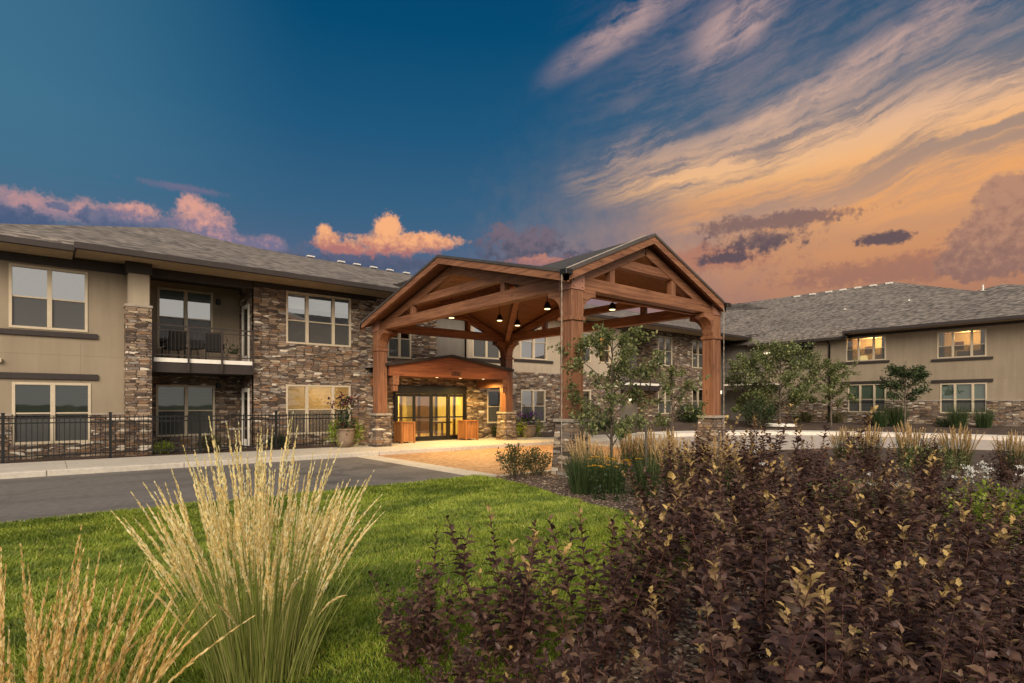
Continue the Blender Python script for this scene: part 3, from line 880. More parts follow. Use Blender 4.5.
# ---- far end of the long front: balconies and stone tower
HT = [(33.05, 34.71, 4.35, 6.45), (37.24, 38.86, 4.35, 6.45), (33.05, 34.71, .94, 2.80), (37.24, 38.86, .94, 2.80)]
wall('stone', 'Y', 24.0, 32.8, 41.2, 0, 7.3, HT)
for q in HT: window('Y', 24.0, *q, (1, 1), upper='blind' if q[2] > 3 else None, drop=.35)
MB().box(32.8, 33.0, 24.2, 26, 0, 7.3).build('side_wall', 'stone', house)
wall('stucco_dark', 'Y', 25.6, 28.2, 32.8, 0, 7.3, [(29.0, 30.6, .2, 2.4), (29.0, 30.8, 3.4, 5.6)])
window('Y', 25.6, 29.0, 30.6, .2, 2.4, (1, 1), upper=None, lower=None, lit=14, gl='glass_clear'); window('Y', 25.6, 29.0, 30.8, 3.4, 5.6, (1, 1), upper=None)
MB().box(28.2, 28.4, 23.7, 25.6, 0, 7.3).build('side_wall', 'stone', house)
b2 = MB().box(28.42, 32.78, 23.7, 25.6, 2.55, 2.9).build('balcony', 'trim', house)
MB().box(28.42, 32.78, 23.68, 25.6, 2.903, 3.05).build('balcony_deck', 'white_metal', b2)
railing(b2, 'Y', 23.66, 28.44, 32.76, 3.05, 4.4, 5)
wl = MB().box(31.78, 31.92, 25.45, 25.58, 1.9, 2.08).build('wall_lamp', 'white_lens', house)
point_lamp('wall_lamp_light', (31.85, 25.25, 1.9), 10, (1, .75, .4), wl, .08)
wl = MB().box(41.03, 41.17, 23.86, 23.98, 2.45, 2.7).build('wall_lamp', 'white_lens', house)
point_lamp('wall_lamp_light', (41.1, 23.6, 2.5), 12, (1, .8, .5), wl, .08)
wall('stucco_dark', 'Y', 26.0, 41.2, 43.2, 0, 7.2)
MB().box(41.0, 41.2, 24.2, 26, 0, 7.2).build('side_wall', 'stone', house)
trim('Y', 24.0, 32.8, 41.2, 6.75, 7.0, .06, name='frieze')
# ---- right wing
HR = [(13.11, 15.54, 4.58, 6.22), (7.91, 10.32, 4.48, 6.14), (13.11, 15.41, 1.08, 3.0), (7.89, 10.17, 1.08, 2.92), (17.73, 19.45, 4.46, 6.15), (2.6, 5.0, 4.48, 6.14), (2.6, 4.9, 1.08, 2.92)]
wall('stucco', 'X', 43.0, -.6, 21.4, 1.82, 6.62, HR)
wall('stone', 'X', 43.0, -.6, 21.4, 0, 1.82, HR, out=.07, reveal=.23, name='stone_base')
for (a0, a1) in ((-.6, 2.6), (4.9, 7.89), (10.17, 13.11), (15.41, 21.4)): trim('X', 43.0, a0, a1, 1.82, 1.89, .1, 'cap_stone', 'base_cap')
wr3 = (.75, 1, .85)
window('X', 43.0, *HR[0], wr3, upper=None, lower='screen', lit=110, gl='glass_clear', depth=2.6, label='lit upper window with a bright lamp, beside the downspout')
window('X', 43.0, *HR[1], (.85, 1.2, 1), upper=None, lower='screen', lit=60, gl='glass_clear', depth=2.6, split=.45, label='lit upper window without a lamp in sight')
window('X', 43.0, *HR[2], wr3, upper='slats', gl='glass_dark', split=.46); window('X', 43.0, *HR[3], (.85, 1.2, 1), upper='slats', gl='glass_dark', split=.46)
window('X', 43.0, *HR[4], (1, 1), upper=None, frame='trim', gl='glass_dark')
window('X', 43.0, *HR[5], wr3, upper='blind'); window('X', 43.0, *HR[6], wr3, upper='slats', gl='glass_dark')
for q in ((12.9, 15.8, 4.40, 4.55), (7.6, 10.6, 4.30, 4.45), (2.3, 5.3, 4.30, 4.45), (17.5, 19.7, 4.28, 4.43)): trim('X', 43.0, *q, .08, name='sill_band')
for q in ((12.9, 15.8, 3.02, 3.2), (7.6, 10.6, 2.96, 3.14), (2.3, 5.3, 2.96, 3.14)): trim('X', 43.0, *q, .08, name='head_band')
MB().box(43.21, 58, -.6, -.4, 0, 6.6).build('end_wall', 'stucco', house)
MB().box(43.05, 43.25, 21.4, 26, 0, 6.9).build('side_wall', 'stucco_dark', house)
trim('X', 43.0, -.6, 15.2, 6.28, 6.56, .06, name='frieze'); trim('X', 43.0, 15.2, 21.4, 6.18, 6.4, .06, name='frieze')
MB().tube([(42.9, 16.58, .3), (42.9, 16.58, 5.85), (42.6, 16.62, 6.1), (42.5, 16.62, 6.2)], .06, 8).build('downspout', 'bronze', house, smooth=True)
b3 = MB().box(41.6, 42.98, 20.2, 24.0, 2.75, 3.1).build('balcony', 'trim', house)
MB().box(41.58, 42.98, 20.18, 24.0, 3.103, 3.2).build('balcony_deck', 'white_metal', b3)
railing(b3, 'X', 41.56, 20.2, 24.0, 3.2, 4.45, 4)
fl = MB().box(42.55, 42.85, 20.75, 21.15, 5.5, 5.62).build('flood_lamp', 'white_lens', house)

# ---- roofs
def zl(y): return 6.30 + .335 * (y - 20.6)


roof = MB()
fp = [(.65, 20.6), (11.6, 20.6), (11.6, 22.3), (56, 22.3), (56, 29.3), (16.1, 29.35), (12, 29.7), (8.9, 30.1), (7.03, 31.64), (5.14, 34.72), (-2.0, 21.3), (.65, 21.2)]
roof.quad(*[(x, y, zl(y)) for x, y in fp])
roof.quad((-2.2, 20.95, 6.27), (.65, 20.95, 6.27), (.65, 21.2, zl(21.2)), (-2.0, 21.3, zl(21.3)))
roof.quad((-2.0, 21.3, zl(21.3)), (5.14, 34.72, zl(34.72)), (-3.0, 42, 6.3))
rb = [(5.14, 34.72), (7.03, 31.64), (8.9, 30.1), (12, 29.7), (16.1, 29.35), (56, 29.3)]
for (p, q) in zip(rb, rb[1:]): roof.quad((*p, zl(p[1])), (*q, zl(q[1])), (q[0], 44, 6.2), (p[0], 44, 6.2))


def zr(x): return 6.6 + .5 * (x - 41.8)


rr = [(41.8, -1.2), (41.8, 15.2), (42.5, 15.2), (48.4, 23.5), (51.3, 27.8), (51.3, 36), (50.94, 15.05), (46.59, 9.1), (47.29, 7.88), (46.62, 6.77)]
roof.quad(*[(x, y, zr(x)) for x, y in rr])
roof.quad((42.5, 15.2, zr(42.5)), (42.4, 15.2, 6.3), (42.4, 24.6, 6.3), (48.4, 23.5, zr(48.4)))
roof.quad((42.4, 24.6, 6.3), (43.5, 27.5, 7.4), (51.3, 36, zr(51.3)), (51.3, 27.8, zr(51.3)), (48.4, 23.5, zr(48.4)))
roof.quad((51.3, 36, zr(51.3)), (50.94, 15.05, zr(50.94)), (60, 15, 6.6), (60, 36, 6.6)).quad((50.94, 15.05, zr(50.94)), (46.59, 9.1, zr(46.59)), (52, 5, 6.6), (60, 15, 6.6))
roof.quad((46.59, 9.1, zr(46.59)), (47.29, 7.88, zr(47.29)), (54, 2, 6.6), (52, 5, 6.6)).quad((47.29, 7.88, zr(47.29)), (46.62, 6.77, zr(46.62)), (41.8, -1.2, 6.6), (54, -1.2, 6.6))
rf = roof.build('roof', 'shingle', house)
gut = MB()
gut.box(-2.2, .62, 20.83, 20.96, 6.11, 6.29); gut.box(.6, 11.62, 20.46, 20.6, 6.13, 6.32); gut.box(.6, .66, 20.6, 20.98, 6.11, 6.32); gut.box(11.56, 11.64, 20.6, 22.2, 6.15, 6.8); gut.box(11.62, 42.6, 22.16, 22.3, 6.70, 6.89)
gut.box(41.66, 41.8, -1.3, 15.2, 6.40, 6.60); gut.box(41.66, 42.4, 15.2, 15.28, 6.25, 6.60); gut.box(42.28, 42.42, 15.28, 22.3, 6.12, 6.31)
gut.build('gutter', 'trim', rf, bevel=.012)
so = MB()
so.box(-2.2, .6, 20.96, 22.2, 6.12, 6.15).box(.66, 11.56, 20.6, 22.2, 6.20, 6.24).box(11.64, 42.5, 22.3, 23.5, 6.70, 6.74).box(41.8, 43, -1.2, 15.2, 6.45, 6.48).box(42.42, 43, 15.28, 21.4, 6.16, 6.19)
so.build('soffit', 'soffit', rf)
for x, y in ((10.7, 29.65), (12.3, 29.5), (13.2, 29.5), (14.12, 29.35), (15.1, 29.3), (16.11, 29.2)):
    z = zl(y); MB().box(x - .20, x + .20, y - .12, y + .06, z + .04, z + .11).build('roof_vent', 'vent', rf, bevel=.01)
for y in (22.2, 20.9, 19.6, 18.5, 17.4, 16.3, 15.2):
    MB().box(50.45, 50.75, y - .24, y + .24, zr(50.55) + .0, zr(50.6) + .11).build('roof_vent', 'vent', rf, bevel=.01)
for (x, y, h) in ((45.92, 16.66, .12), (46.11, 12.67, .16), (46.43, 8.72, .40)):
    MB().tube([(x, y, zr(x) - .1), (x, y, zr(x) + h)], .05, 8).box(x - .12, x + .12, y - .12, y + .12, zr(x) + .0, zr(x) + .03).build('vent_pipe', 'vent', rf)
sg = MB()
for dx_ in (0.0, .28): sg.tube([(43.35 + dx_, 16.6, 6.3 + .62 * (.95 + dx_) + .12), (43.35 + dx_, 23.3, 6.3 + .62 * (.95 + dx_) + .12)], .035, 5)
y = 16.7
while y < 23.3: sg.box(43.30, 43.68, y - .03, y + .03, 6.75, 7.1); y += .6
sg.build('snow_rail', 'trim', rf)

# ------------------------------------------------------------------ timber entrance shelter
sh = thing('entrance_shelter', 'open timber drive-through shelter with crossed gables on four stone based posts', 'shelter', (13.2, 15.1, 0))
XL, XR, YN, YB = 10.05, 16.4, 9.86, 20.3
EX0, EX1, EY0, EY1, CXX, CYY, ZP, ZE = 9.45, 16.55, 9.45, 20.8, 12.85, 15.1, 6.25, 4.75
Cc = (CXX, CYY, ZP)


def shell(dz, name, mat, parent, inset=0.0):
    b = MB(); z = lambda p: (p[0] + inset * (1 if p[0] < CXX else -1 if p[0] > CXX else 0), p[1] + inset * (1 if p[1] < CYY else -1 if p[1] > CYY else 0), p[2] + dz)
    c = [(EX0, EY0, ZE), (EX1, EY0, ZE), (EX1, EY1, ZE), (EX0, EY1, ZE)]
    pk = [(CXX, EY0, ZP), (EX1, CYY, ZP), (CXX, EY1, ZP), (EX0, CYY, ZP)]
    for i in range(4):
        b.quad(z(c[i]), z(pk[i]), z(Cc)); b.quad(z(pk[i]), z(c[(i + 1) % 4]), z(Cc))
    return b.build(name, mat, parent)


srf = shell(.05, 'roof', plain('standing_seam', (.05, .044, .040), .8), sh)
shell(-.10, 'ceiling', 'ceil', srf, .02)
for (p, q, ax) in (((EX0, EY0), (CXX, EY0), 'wx'), ((CXX, EY0), (EX1, EY0), 'wx'), ((EX0, EY1), (CXX, EY1), 'wx'), ((CXX, EY1), (EX1, EY1), 'wx'),
                   ((EX0, EY0), (EX0, CYY), 'wy'), ((EX0, CYY), (EX0, EY1), 'wy'), ((EX1, EY0), (EX1, CYY), 'wy'), ((EX1, CYY), (EX1, EY1), 'wy')):
    za = ZP if (p[0] == CXX or p[1] == CYY) else ZE; zb = ZP if (q[0] == CXX or q[1] == CYY) else ZE
    d = Vector((0, .10 if p[1] == EY0 else -.10, 0)) if ax == 'wx' else Vector((.10 if p[0] == EX0 else -.10, 0, 0))
    MB().prism([(*p, za - .20), (*q, zb - .20), (*q, zb + .0), (*p, za + .0)], d).build('rake_board', ax, srf)
    e = d * -.3
    pp = [(p[0] + e.x, p[1] + e.y, za + .0), (q[0] + e.x, q[1] + e.y, zb + .0), (q[0] + e.x, q[1] + e.y, zb + .075), (p[0] + e.x, p[1] + e.y, za + .075)]
    MB().prism(pp, d * 1.6).build('rake_flashing', 'edge_metal', srf)
MB().tube([(EX0 + .05, EY0 + .2, ZE + .10), (CXX - .1, EY0 + .2, ZP + .05)], .02, 6).build('snow_rail', 'cap_stone', srf)
# corner rainwater heads
for (x, y) in ((EX0, EY0), (EX1, EY0)):
    MB().box(x - .11, x + .12, y - .11, y + .12, ZE - .05, ZE + .08).build('rain_head', 'bronze', srf, bevel=.01)


def zA(y): return ZP - (ZP - ZE) / (CYY - EY0) * abs(y - CYY)
def zB(x): return ZP - ((ZP - ZE) / (CXX - EX0) * (CXX - x) if x < CXX else (ZP - ZE) / (EX1 - CXX) * (x - CXX))


def truss(axis, pos):
    if axis == 'X': lo, hi, mid, zf, m, mp = YN, YB, CYY, zA, 'wy', (lambda a, z: (pos, a, z)); up = (1, 0, 0)
    else: lo, hi, mid, zf, m, mp = XL, XR, CXX, zB, 'wx', (lambda a, z: (a, pos, z)); up = (0, 1, 0)
    t = MB().beam(mp(lo + .2, 4.665), mp(hi - .2, 4.665), .28, .33).build('truss', m, sh, bevel=.012)
    e = .32
    for s_, en in ((lo, 1), (hi, -1)):
        MB().beam(mp(s_ + en * .1, zf(s_ + en * .1) - e), mp(mid, zf(mid) - e), .24, .28).build('rafter', m, t, bevel=.012)
    half = (hi - lo) / 2
    ca = .235 * (hi - lo) if axis == 'X' else .195 * (hi - lo)
    zc = zf(mid + ca) - e - .02
    MB().beam(mp(mid - ca, zc), mp(mid + ca, zc), .20, .25).build('collar_beam', m, t, bevel=.01)
    pa = ca + .13
    for k in (-1, 1):
        MB().beam(mp(mid + k * pa, 4.83), mp(mid + k * pa, zf(mid + k * pa) - e - .08), .19, .19, up).build('strut', 'wz', t, bevel=.01)


truss('X', XL); truss('X', XR); truss('Y', YN); truss('Y', YB)
for (x, y) in ((XL, YN), (XR, YN), (XL, YB), (XR, YB)):
    MB().beam((x, y, 4.55), (CXX, CYY, ZP - .28), .22, .30).build('valley_beam', 'wx', sh, bevel=.012)
MB().lathe(CXX, CYY, [(.2, ZP - .5), (.24, ZP - .42), (.24, ZP - .12)], 12).build('boss', 'bronze', sh)
for (x, y, zb_, lab) in ((XL, YN, -.4, 'post standing in the planting bed'), (XR, YN, -.3, None), (XL, YB, -.05, None), (XR, YB, -.05, None)):
    c = MB().box(x - .205, x + .205, y - .205, y + .205, 1.28, 4.46).build('post', 'wz', sh, bevel=.012)
    if lab: c['label'] = lab
    ph = MB().box(x - .225, x + .225, y - .225, y + .225, 4.462, 4.93)
    for u in (-.15, .15):
        for q in (4.54, 4.70, 4.86):
            for s_ in (-1, 1): ph.box(x + u - .022, x + u + .022, y + s_ * .235 - .014, y + s_ * .235 + .014, q - .022, q + .022).box(x + s_ * .235 - .014, x + s_ * .235 + .014, y + u - .022, y + u + .022, q - .022, q + .022)
    ph.build('post_head', 'steel_plate', c)
    MB().box(x - .245, x + .245, y - .245, y + .245, 3.70, 3.80).build('post_collar', 'wz', c, bevel=.012)
    sx, sy = (1 if x < 13 else -1), (1 if y < 15 else -1)
    prof = [(.2, 3.80), (.235, 3.9), (.25, 4.02), (.30, 4.14), (.40, 4.25), (.52, 4.32), (.68, 4.35), (.68, 4.495), (.2, 4.495)]
    MB().prism([(x + sx * a, y - .18, z) for a, z in prof], (0, .36, 0)).build('bracket', 'wx', c, bevel=.006)
    MB().prism([(x - .18, y + sy * a, z) for a, z in prof], (.36, 0, 0)).build('bracket', 'wy', c, bevel=.006)
    h0 = .355 if zb_ > -.2 else .385
    p = MB().frustum(x, y, zb_, 1.20, h0, .285).build('pedestal', 'stone', c)
    MB().box(x - .335, x + .335, y - .335, y + .335, 1.20, 1.285).build('pedestal_cap', 'cap_stone', c, bevel=.012)
for (x, y) in ((11.6, 17.6), (14.8, 12.6), (13.0, 13.9), (14.8, 17.6), (13.4, 17.0)):
    zc = max(zA(y), zB(x)) - .12
    b = MB().tube([(x, y, zc), (x, y, 5.04)], .015, 6).lathe(x, y, [(.05, 5.08), (.09, 5.02), (.14, 4.90), (.145, 4.86), (.135, 4.855)], 16)
    d = b.build('pendant_light', 'bronze', sh, smooth=False)
    MB().lathe(x, y, [(.09, 4.835), (.10, 4.852)], 16).build('pendant_lens', 'lens', d)
    spot_lamp('pendant_lamp', (x, y, 4.80), 560, (1, .66, .26), 125, d)
for (x, y) in ((EX0 - .13, EY0 + .02), (EX1 - .16, EY0 - .02)):
    pts = [(x + .004 * math.sin(i * 2.1), y, ZE - .06 - i * .1) for i in range(int((ZE + .1) / .1))]
    MB().tube(pts, [.007 + .008 * (i % 2) for i in range(len(pts))], 6).build('rain_chain', 'cap_stone', sh)


# ------------------------------------------------------------------ fence, pots, furniture
def at(lat, d): return (d * FX + lat * FY, d * FY - lat * FX)


fe = thing('iron_fence', 'black iron picket fence along the walk before the stone house front', 'fence', (2, 21.2, 0))
fx = [-3.4 + i * 2.45 for i in range(6)]
for i, x in enumerate(fx):
    MB().box(x - .035, x + .035, 21.165, 21.235, -.1, 1.36).box(x - .045, x + .045, 21.155, 21.245, 1.36, 1.40).build('fence_post', 'iron', fe)
for x0, x1 in zip(fx, fx[1:]):
    b = MB()
    for z in (.16, 1.10, 1.24): b.box(x0 + .037, x1 - .037, 21.185, 21.215, z - .018, z + .018)
    n = 20
    for k in range(1, n):
        x = x0 + (x1 - x0) * k / n; b.box(x - .010, x + .010, 21.19, 21.21, .06, 1.30)
    b.build('fence_panel', 'iron', fe)

for (x, y, w, lab) in ((11.72, 21.4, .58, 'wooden planter box left of the glass doors'), (15.0, 21.4, .60, 'wooden planter box right of the glass doors, lit orange')):
    t = thing('wooden_planter', lab, 'planter', (x, y, 0), 'planter boxes by the doors')
    h = w / 2; H = .90
    bx = MB()
    for (x0, x1, y0, y1) in ((-h, h, -h, -h + .04), (-h, h, h - .04, h), (-h, -h + .04, -h + .04, h - .04), (h - .04, h, -h + .04, h - .04)):
        bx.box(x + x0, x + x1, y + y0, y + y1, .06, H - .05)
    bx.build('boards', 'box_wood', t)
    for sx in (-1, 1):
        for sy in (-1, 1): MB().box(x + sx * (h + .005) - .04, x + sx * (h + .005) + .04, y + sy * (h + .005) - .04, y + sy * (h + .005) + .04, 0, H - .04).build('leg', 'box_wood', t, bevel=.005)
    r = MB(); e = h + .05
    r.box(x - e, x + e, y - e, y - e + .1, H - .04, H).box(x - e, x + e, y + e - .1, y + e, H - .04, H).box(x - e, x - e + .1, y - e + .1, y + e - .1, H - .04, H).box(x + e - .1, x + e, y - e + .1, y + e - .1, H - .04, H)
    r.build('rim', 'box_wood', t, bevel=.006)
    MB().box(x - h + .045, x + h - .045, y - h + .045, y + h - .045, .1, H - .12).build('potting_soil', 'soil', t)

for (x, lab, rz) in ((3.45, 'dark wicker patio chair at the left end of the balcony', .25), (4.75, 'dark wicker patio chair right of the balcony table', -.2)):
    t = thing('patio_chair', lab, 'chair', (x, 23.0, 3.2), 'patio chairs on the balcony')
    ca, sa = math.cos(rz), math.sin(rz)
    Lp = lambda b: [setattr(b, 'v', [(x + (vx) * ca - vy * sa, 23.0 + vx * sa + vy * ca, 3.2 + vz) for vx, vy, vz in b.v]), b][1]
    Lp(MB().box(-.28, .28, -.27, .27, .36, .46)).build('seat', 'wicker', t, bevel=.02)
    Lp(MB().prism([(-.29, -.30, .42), (.29, -.30, .42), (.29, -.40, 1.04), (-.29, -.40, 1.04)], (0, .07, .01))).build('backrest', 'wicker', t, bevel=.015)
    for s_ in (-1, 1):
        Lp(MB().box(s_ * .30 - .035, s_ * .30 + .035, -.3, .27, .60, .65).box(s_ * .30 - .03, s_ * .30 + .03, .2, .26, .46, .60)).build('armrest', 'wicker', t, bevel=.01)
        for q in (-.25, .24): Lp(MB().box(s_ * .27 - .025, s_ * .27 + .025, q - .025, q + .025, 0, .36)).build('leg', 'wicker', t)
t = thing('patio_table', 'low dark table between the patio chairs', 'table', (4.1, 23.0, 3.2))
MB().lathe(4.1, 23.0, [(.30, 3.63), (.31, 3.65), (.31, 3.67), (.30, 3.68)], 20).build('tabletop', 'wicker', t)
for q in range(4): MB().tube([(4.1 + .2 * math.cos(q * 1.571 + .8), 23 + .2 * math.sin(q * 1.571 + .8), 3.2), (4.1 + .14 * math.cos(q * 1.571 + .8), 23 + .14 * math.sin(q * 1.571 + .8), 3.63)], .015, 6).build('leg', 'wicker', t)
# a lamp in the lit room of the right wing
t = thing('table_lamp', 'glowing table lamp inside the lit upper window of the right wing', 'lamp', (44.4, 14.9, 4.1))
MB().lathe(44.4, 14.9, [(.16, 4.1), (.16, 4.13), (.05, 4.2), (.07, 4.4), (.03, 4.62)], 14).build('base', 'furniture', t, smooth=True)
MB().lathe(44.4, 14.9, [(.30, 4.6), (.20, 5.05)], 18).build('lamp_shade', 'lamp', t, smooth=True)
for (yy, z, lab, cat, nm) in ((9.3, 4.0, 'dark armchair seen through the lit window of the right wing', 'armchair', 'armchair'),):
    t = thing(nm, lab, cat, (44.6, yy, z))
    MB().box(44.25, 44.95, yy - .4, yy + .4, z + .0, z + .45).build('seat', 'furniture', t, bevel=.04)
    MB().box(44.8, 45.0, yy - .4, yy + .4, z + .45, z + 1.0).build('backrest', 'furniture', t, bevel=.04)
    for s_ in (-1, 1): MB().box(44.25, 44.9, yy + s_ * .45 - .07, yy + s_ * .45 + .07, z, z + .65).build('armrest', 'furniture', t, bevel=.03)

# ------------------------------------------------------------------ plants: numpy helpers
rng = np.random.default_rng(11)


def np_obj(name, V, F, mat, parent=None, origin=None, young=None, quads=False):
    me = bpy.data.meshes.new(name)
    V = np.asarray(V, dtype=np.float32)
    if origin is not None: V = V - np.asarray(origin, dtype=np.float32)
    F = np.asarray(F, dtype=np.int32); k = F.shape[1]
    me.vertices.add(len(V)); me.vertices.foreach_set('co', V.ravel())
    me.loops.add(F.size); me.loops.foreach_set('vertex_index', F.ravel())
    me.polygons.add(len(F)); me.polygons.foreach_set('loop_start', np.arange(0, F.size, k, dtype=np.int32))
    me.polygons.foreach_set('loop_total', np.full(len(F), k, dtype=np.int32))
    me.update(calc_edges=True); me.validate()
    if young is not None:
        a = me.attributes.new('young', 'FLOAT', 'POINT'); a.data.foreach_set('value', np.asarray(young, dtype=np.float32))
    me.materials.append(M[mat])
    o = bpy.data.objects.new(name, me); COL.objects.link(o)
    if parent: o.parent = parent
    if origin is not None and not parent: o.location = origin
    return o


LOBED = (np.array([(0, 0, 0), (-.11, .16, .05), (-.29, .34, .07), (-.18, .50, .02), (-.22, .66, -.06), (-.08, .84, -.20), (0, .97, -.34), (.08, .84, -.20), (.22, .66, -.06), (.18, .50, .02), (.29, .34, .07), (.11, .16, .05), (0, .34, .0), (0, .68, -.13)]),
         np.array([(0, 12, 1), (1, 12, 2), (2, 12, 3), (3, 12, 13), (3, 13, 4), (4, 13, 5), (5, 13, 6), (6, 13, 7), (7, 13, 8), (8, 13, 9), (9, 13, 12), (9, 12, 10), (10, 12, 11), (11, 12, 0)]))
OVAL = (np.array([(0, 0, 0), (-.26, .36, .05), (-.20, .72, .02), (0, 1, -.1), (.20, .72, .02), (.26, .36, .05), (0, .5, -.04)]),
        np.array([(0, 6, 1), (1, 6, 2), (2, 6, 3), (3, 6, 4), (4, 6, 5), (5, 6, 0)]))
LONG = (np.array([(0, 0, 0), (-.11, .3, .02), (-.09, .7, -.02), (0, 1, -.15), (.09, .7, -.02), (.11, .3, .02)]),
        np.array([(0, 5, 1), (1, 5, 4), (1, 4, 2), (2, 4, 3)]))


def unit(a): return a / (np.linalg.norm(a, axis=-1, keepdims=True) + 1e-9)


def leaves(pos, d, size, tpl, roll=.6, upbias=1.0):
    pos = np.asarray(pos); d = unit(np.asarray(d)); n = len(pos)
    up = np.array([0, 0, upbias]) + rng.normal(0, roll, (n, 3))
    side = unit(np.cross(d, up)); nr = unit(np.cross(side, d))
    T, Fc = tpl
    V = pos[:, None] + np.asarray(size)[:, None, None] * (T[None, :, 0:1] * side[:, None] + T[None, :, 1:2] * d[:, None] + T[None, :, 2:3] * nr[:, None])
    F = Fc[None] + (np.arange(n) * len(T))[:, None, None]
    return V.reshape(-1, 3), F.reshape(-1, 3)


def tubes(paths, radii, k=4):
    """many tapering tubes in one go; every path has the same number of points"""
    Pp = np.asarray(paths, dtype=float); Rr = np.asarray(radii, dtype=float); n, m, _ = Pp.shape
    tan = np.gradient(Pp, axis=1); tan = unit(tan)
    ref = np.where(np.abs(tan[..., 2:3]) < .9, np.array([0, 0, 1.0]), np.array([1.0, 0, 0]))
    a = unit(np.cross(tan, ref)); b = np.cross(tan, a)
    an = np.arange(k) * 2 * np.pi / k
    V = Pp[:, :, None] + Rr[:, :, None, None] * (a[:, :, None] * np.cos(an)[:, None] + b[:, :, None] * np.sin(an)[:, None])
    base = (np.arange(n) * m * k)[:, None, None]; i = (np.arange(m - 1) * k)[None, :, None]; j = np.arange(k)[None, None]
    j2 = (j + 1) % k
    q = np.stack(np.broadcast_arrays(base + i + j, base + i + j2, base + i + k + j2, base + i + k + j), -1).reshape(-1, 4)
    F = np.concatenate([q[:, [0, 1, 2]], q[:, [0, 2, 3]]])
    return V.reshape(-1, 3), F


def merge(parts):
    Vs, Fs, o = [], [], 0
    for V, F in parts: Vs.append(V); Fs.append(F + o); o += len(V)
    return np.concatenate(Vs), np.concatenate(Fs)


def inside(px, py, poly):
    r = np.zeros(len(px), bool); n = len(poly)
    for i in range(n):
        (x0, y0), (x1, y1) = poly[i], poly[(i + 1) % n]
        c = ((y0 > py) != (y1 > py)) & (px < (x1 - x0) * (py - y0) / (y1 - y0 + 1e-12) + x0)
        r ^= c
    return r


M['grass_blade'] = leaf_mat('grass_blade', [(0, (.13, .185, .026)), (.5, (.235, .30, .040)), (.9, (.33, .36, .07)), (1, (.44, .37, .14))], trans=.35, rough=.45, spec=.3)
_m = M['grass_blade']; _nt = _m.node_tree; _bs = _nt.nodes['Principled BSDF']
_c = _bs.inputs['Base Color'].links[0].from_socket
_g, _P, (_x, _y, _z) = coords(_nt)
_f = noise(_nt, comb(_nt, _x * .55, _y * 1.5, 0), 1.0, 4, .6) * .7 + noise(_nt, _P, 3.2, 3) * .3
_mx = mix(_nt, _f.sm(.36, .62), (.45, .54, .45), (1.28, 1.26, 1.05))
_mul = node(_nt, 'ShaderNodeMix', data_type='RGBA', blend_type='MULTIPLY'); _mul.inputs[0].default_value = 1
_nt.links.new(_c, _mul.inputs[6]); _nt.links.new(_mx, _mul.inputs[7])
_nt.links.new(_mul.outputs[2], _bs.inputs['Base Color'])
for _n in _nt.nodes:
    if _n.type == 'BSDF_TRANSLUCENT': _nt.links.new(_mul.outputs[2], _n.inputs[0])
M['ninebark'] = leaf_mat('ninebark_leaf', [(0, (.034, .017, .015)), (.4, (.066, .034, .029)), (.75, (.125, .068, .050)), (.95, (.18, .105, .065)), (1, (.16, .13, .05))], young=(.56, .38, .13), trans=.22, rough=.5, spec=.35)
M['tree_leaf'] = leaf_mat('tree_leaf', [(0, (.055, .072, .024)), (.5, (.12, .145, .046)), (.85, (.20, .215, .08)), (1, (.30, .28, .12))], trans=.3, rough=.45)
M['deep_leaf'] = leaf_mat('deep_leaf', [(0, (.018, .032, .012)), (.6, (.034, .056, .016)), (1, (.06, .09, .025))], trans=.25)
M['lime_leaf'] = leaf_mat('lime_leaf', [(0, (.12, .17, .015)), (.6, (.22, .28, .03)), (1, (.32, .36, .06))], trans=.35)
M['plum_leaf'] = leaf_mat('plum_leaf', [(0, (.03, .012, .02)), (.6, (.07, .02, .03)), (1, (.16, .03, .03))], trans=.2)
M['olive_leaf'] = leaf_mat('olive_leaf', [(0, (.05, .055, .02)), (.6, (.10, .095, .03)), (1, (.20, .16, .06))], trans=.3)
M['reed_leaf'] = leaf_mat('reed_leaf', [(0, (.16, .20, .04)), (.5, (.30, .33, .08)), (.85, (.46, .44, .15)), (1, (.62, .50, .22))], trans=.35)
M['reed_deep'] = leaf_mat('reed_deep', [(0, (.020, .042, .014)), (.6, (.045, .075, .022)), (1, (.10, .12, .04))], trans=.3)
M['plume'] = leaf_mat('plume', [(0, (.84, .62, .24)), (.5, (.95, .80, .42)), (1, (.97, .91, .62))], trans=.5, rough=.6, spec=.2)
M['tan_plume'] = leaf_mat('tan_plume', [(0, (.42, .27, .12)), (.5, (.58, .40, .19)), (1, (.74, .56, .30))], trans=.35, rough=.6, spec=.2)
M['chip'] = leaf_mat('mulch_chip', [(0, (.08, .05, .035)), (.4, (.16, .105, .075)), (.75, (.25, .18, .13)), (1, (.40, .32, .25))], trans=0, rough=.85)
M['petal_yellow'] = leaf_mat('petal_yellow', [(0, (.60, .30, .01)), (1, (.78, .46, .03))], trans=.3)
M['petal_white'] = leaf_mat('petal_white', [(0, (.70, .68, .62)), (1, (.82, .80, .74))], trans=.3)
M['cone'] = plain('flower_cone', (.04, .02, .012), .9)

# ---- lawn blades
N = 620000
d_ = 1.6 + 13.2 * rng.random(N) ** 1.25
la = (rng.random(N) * 2 - 1) * (d_ * .97 + .8)
bx_, by_ = d_ * FX + la * FY, d_ * FY - la * FX
keep = inside(bx_, by_, [(-40, 11.30)] + [(8.22, 11.30)] + LAWN_EDGE + [(-14, -8), (-40, -8)])
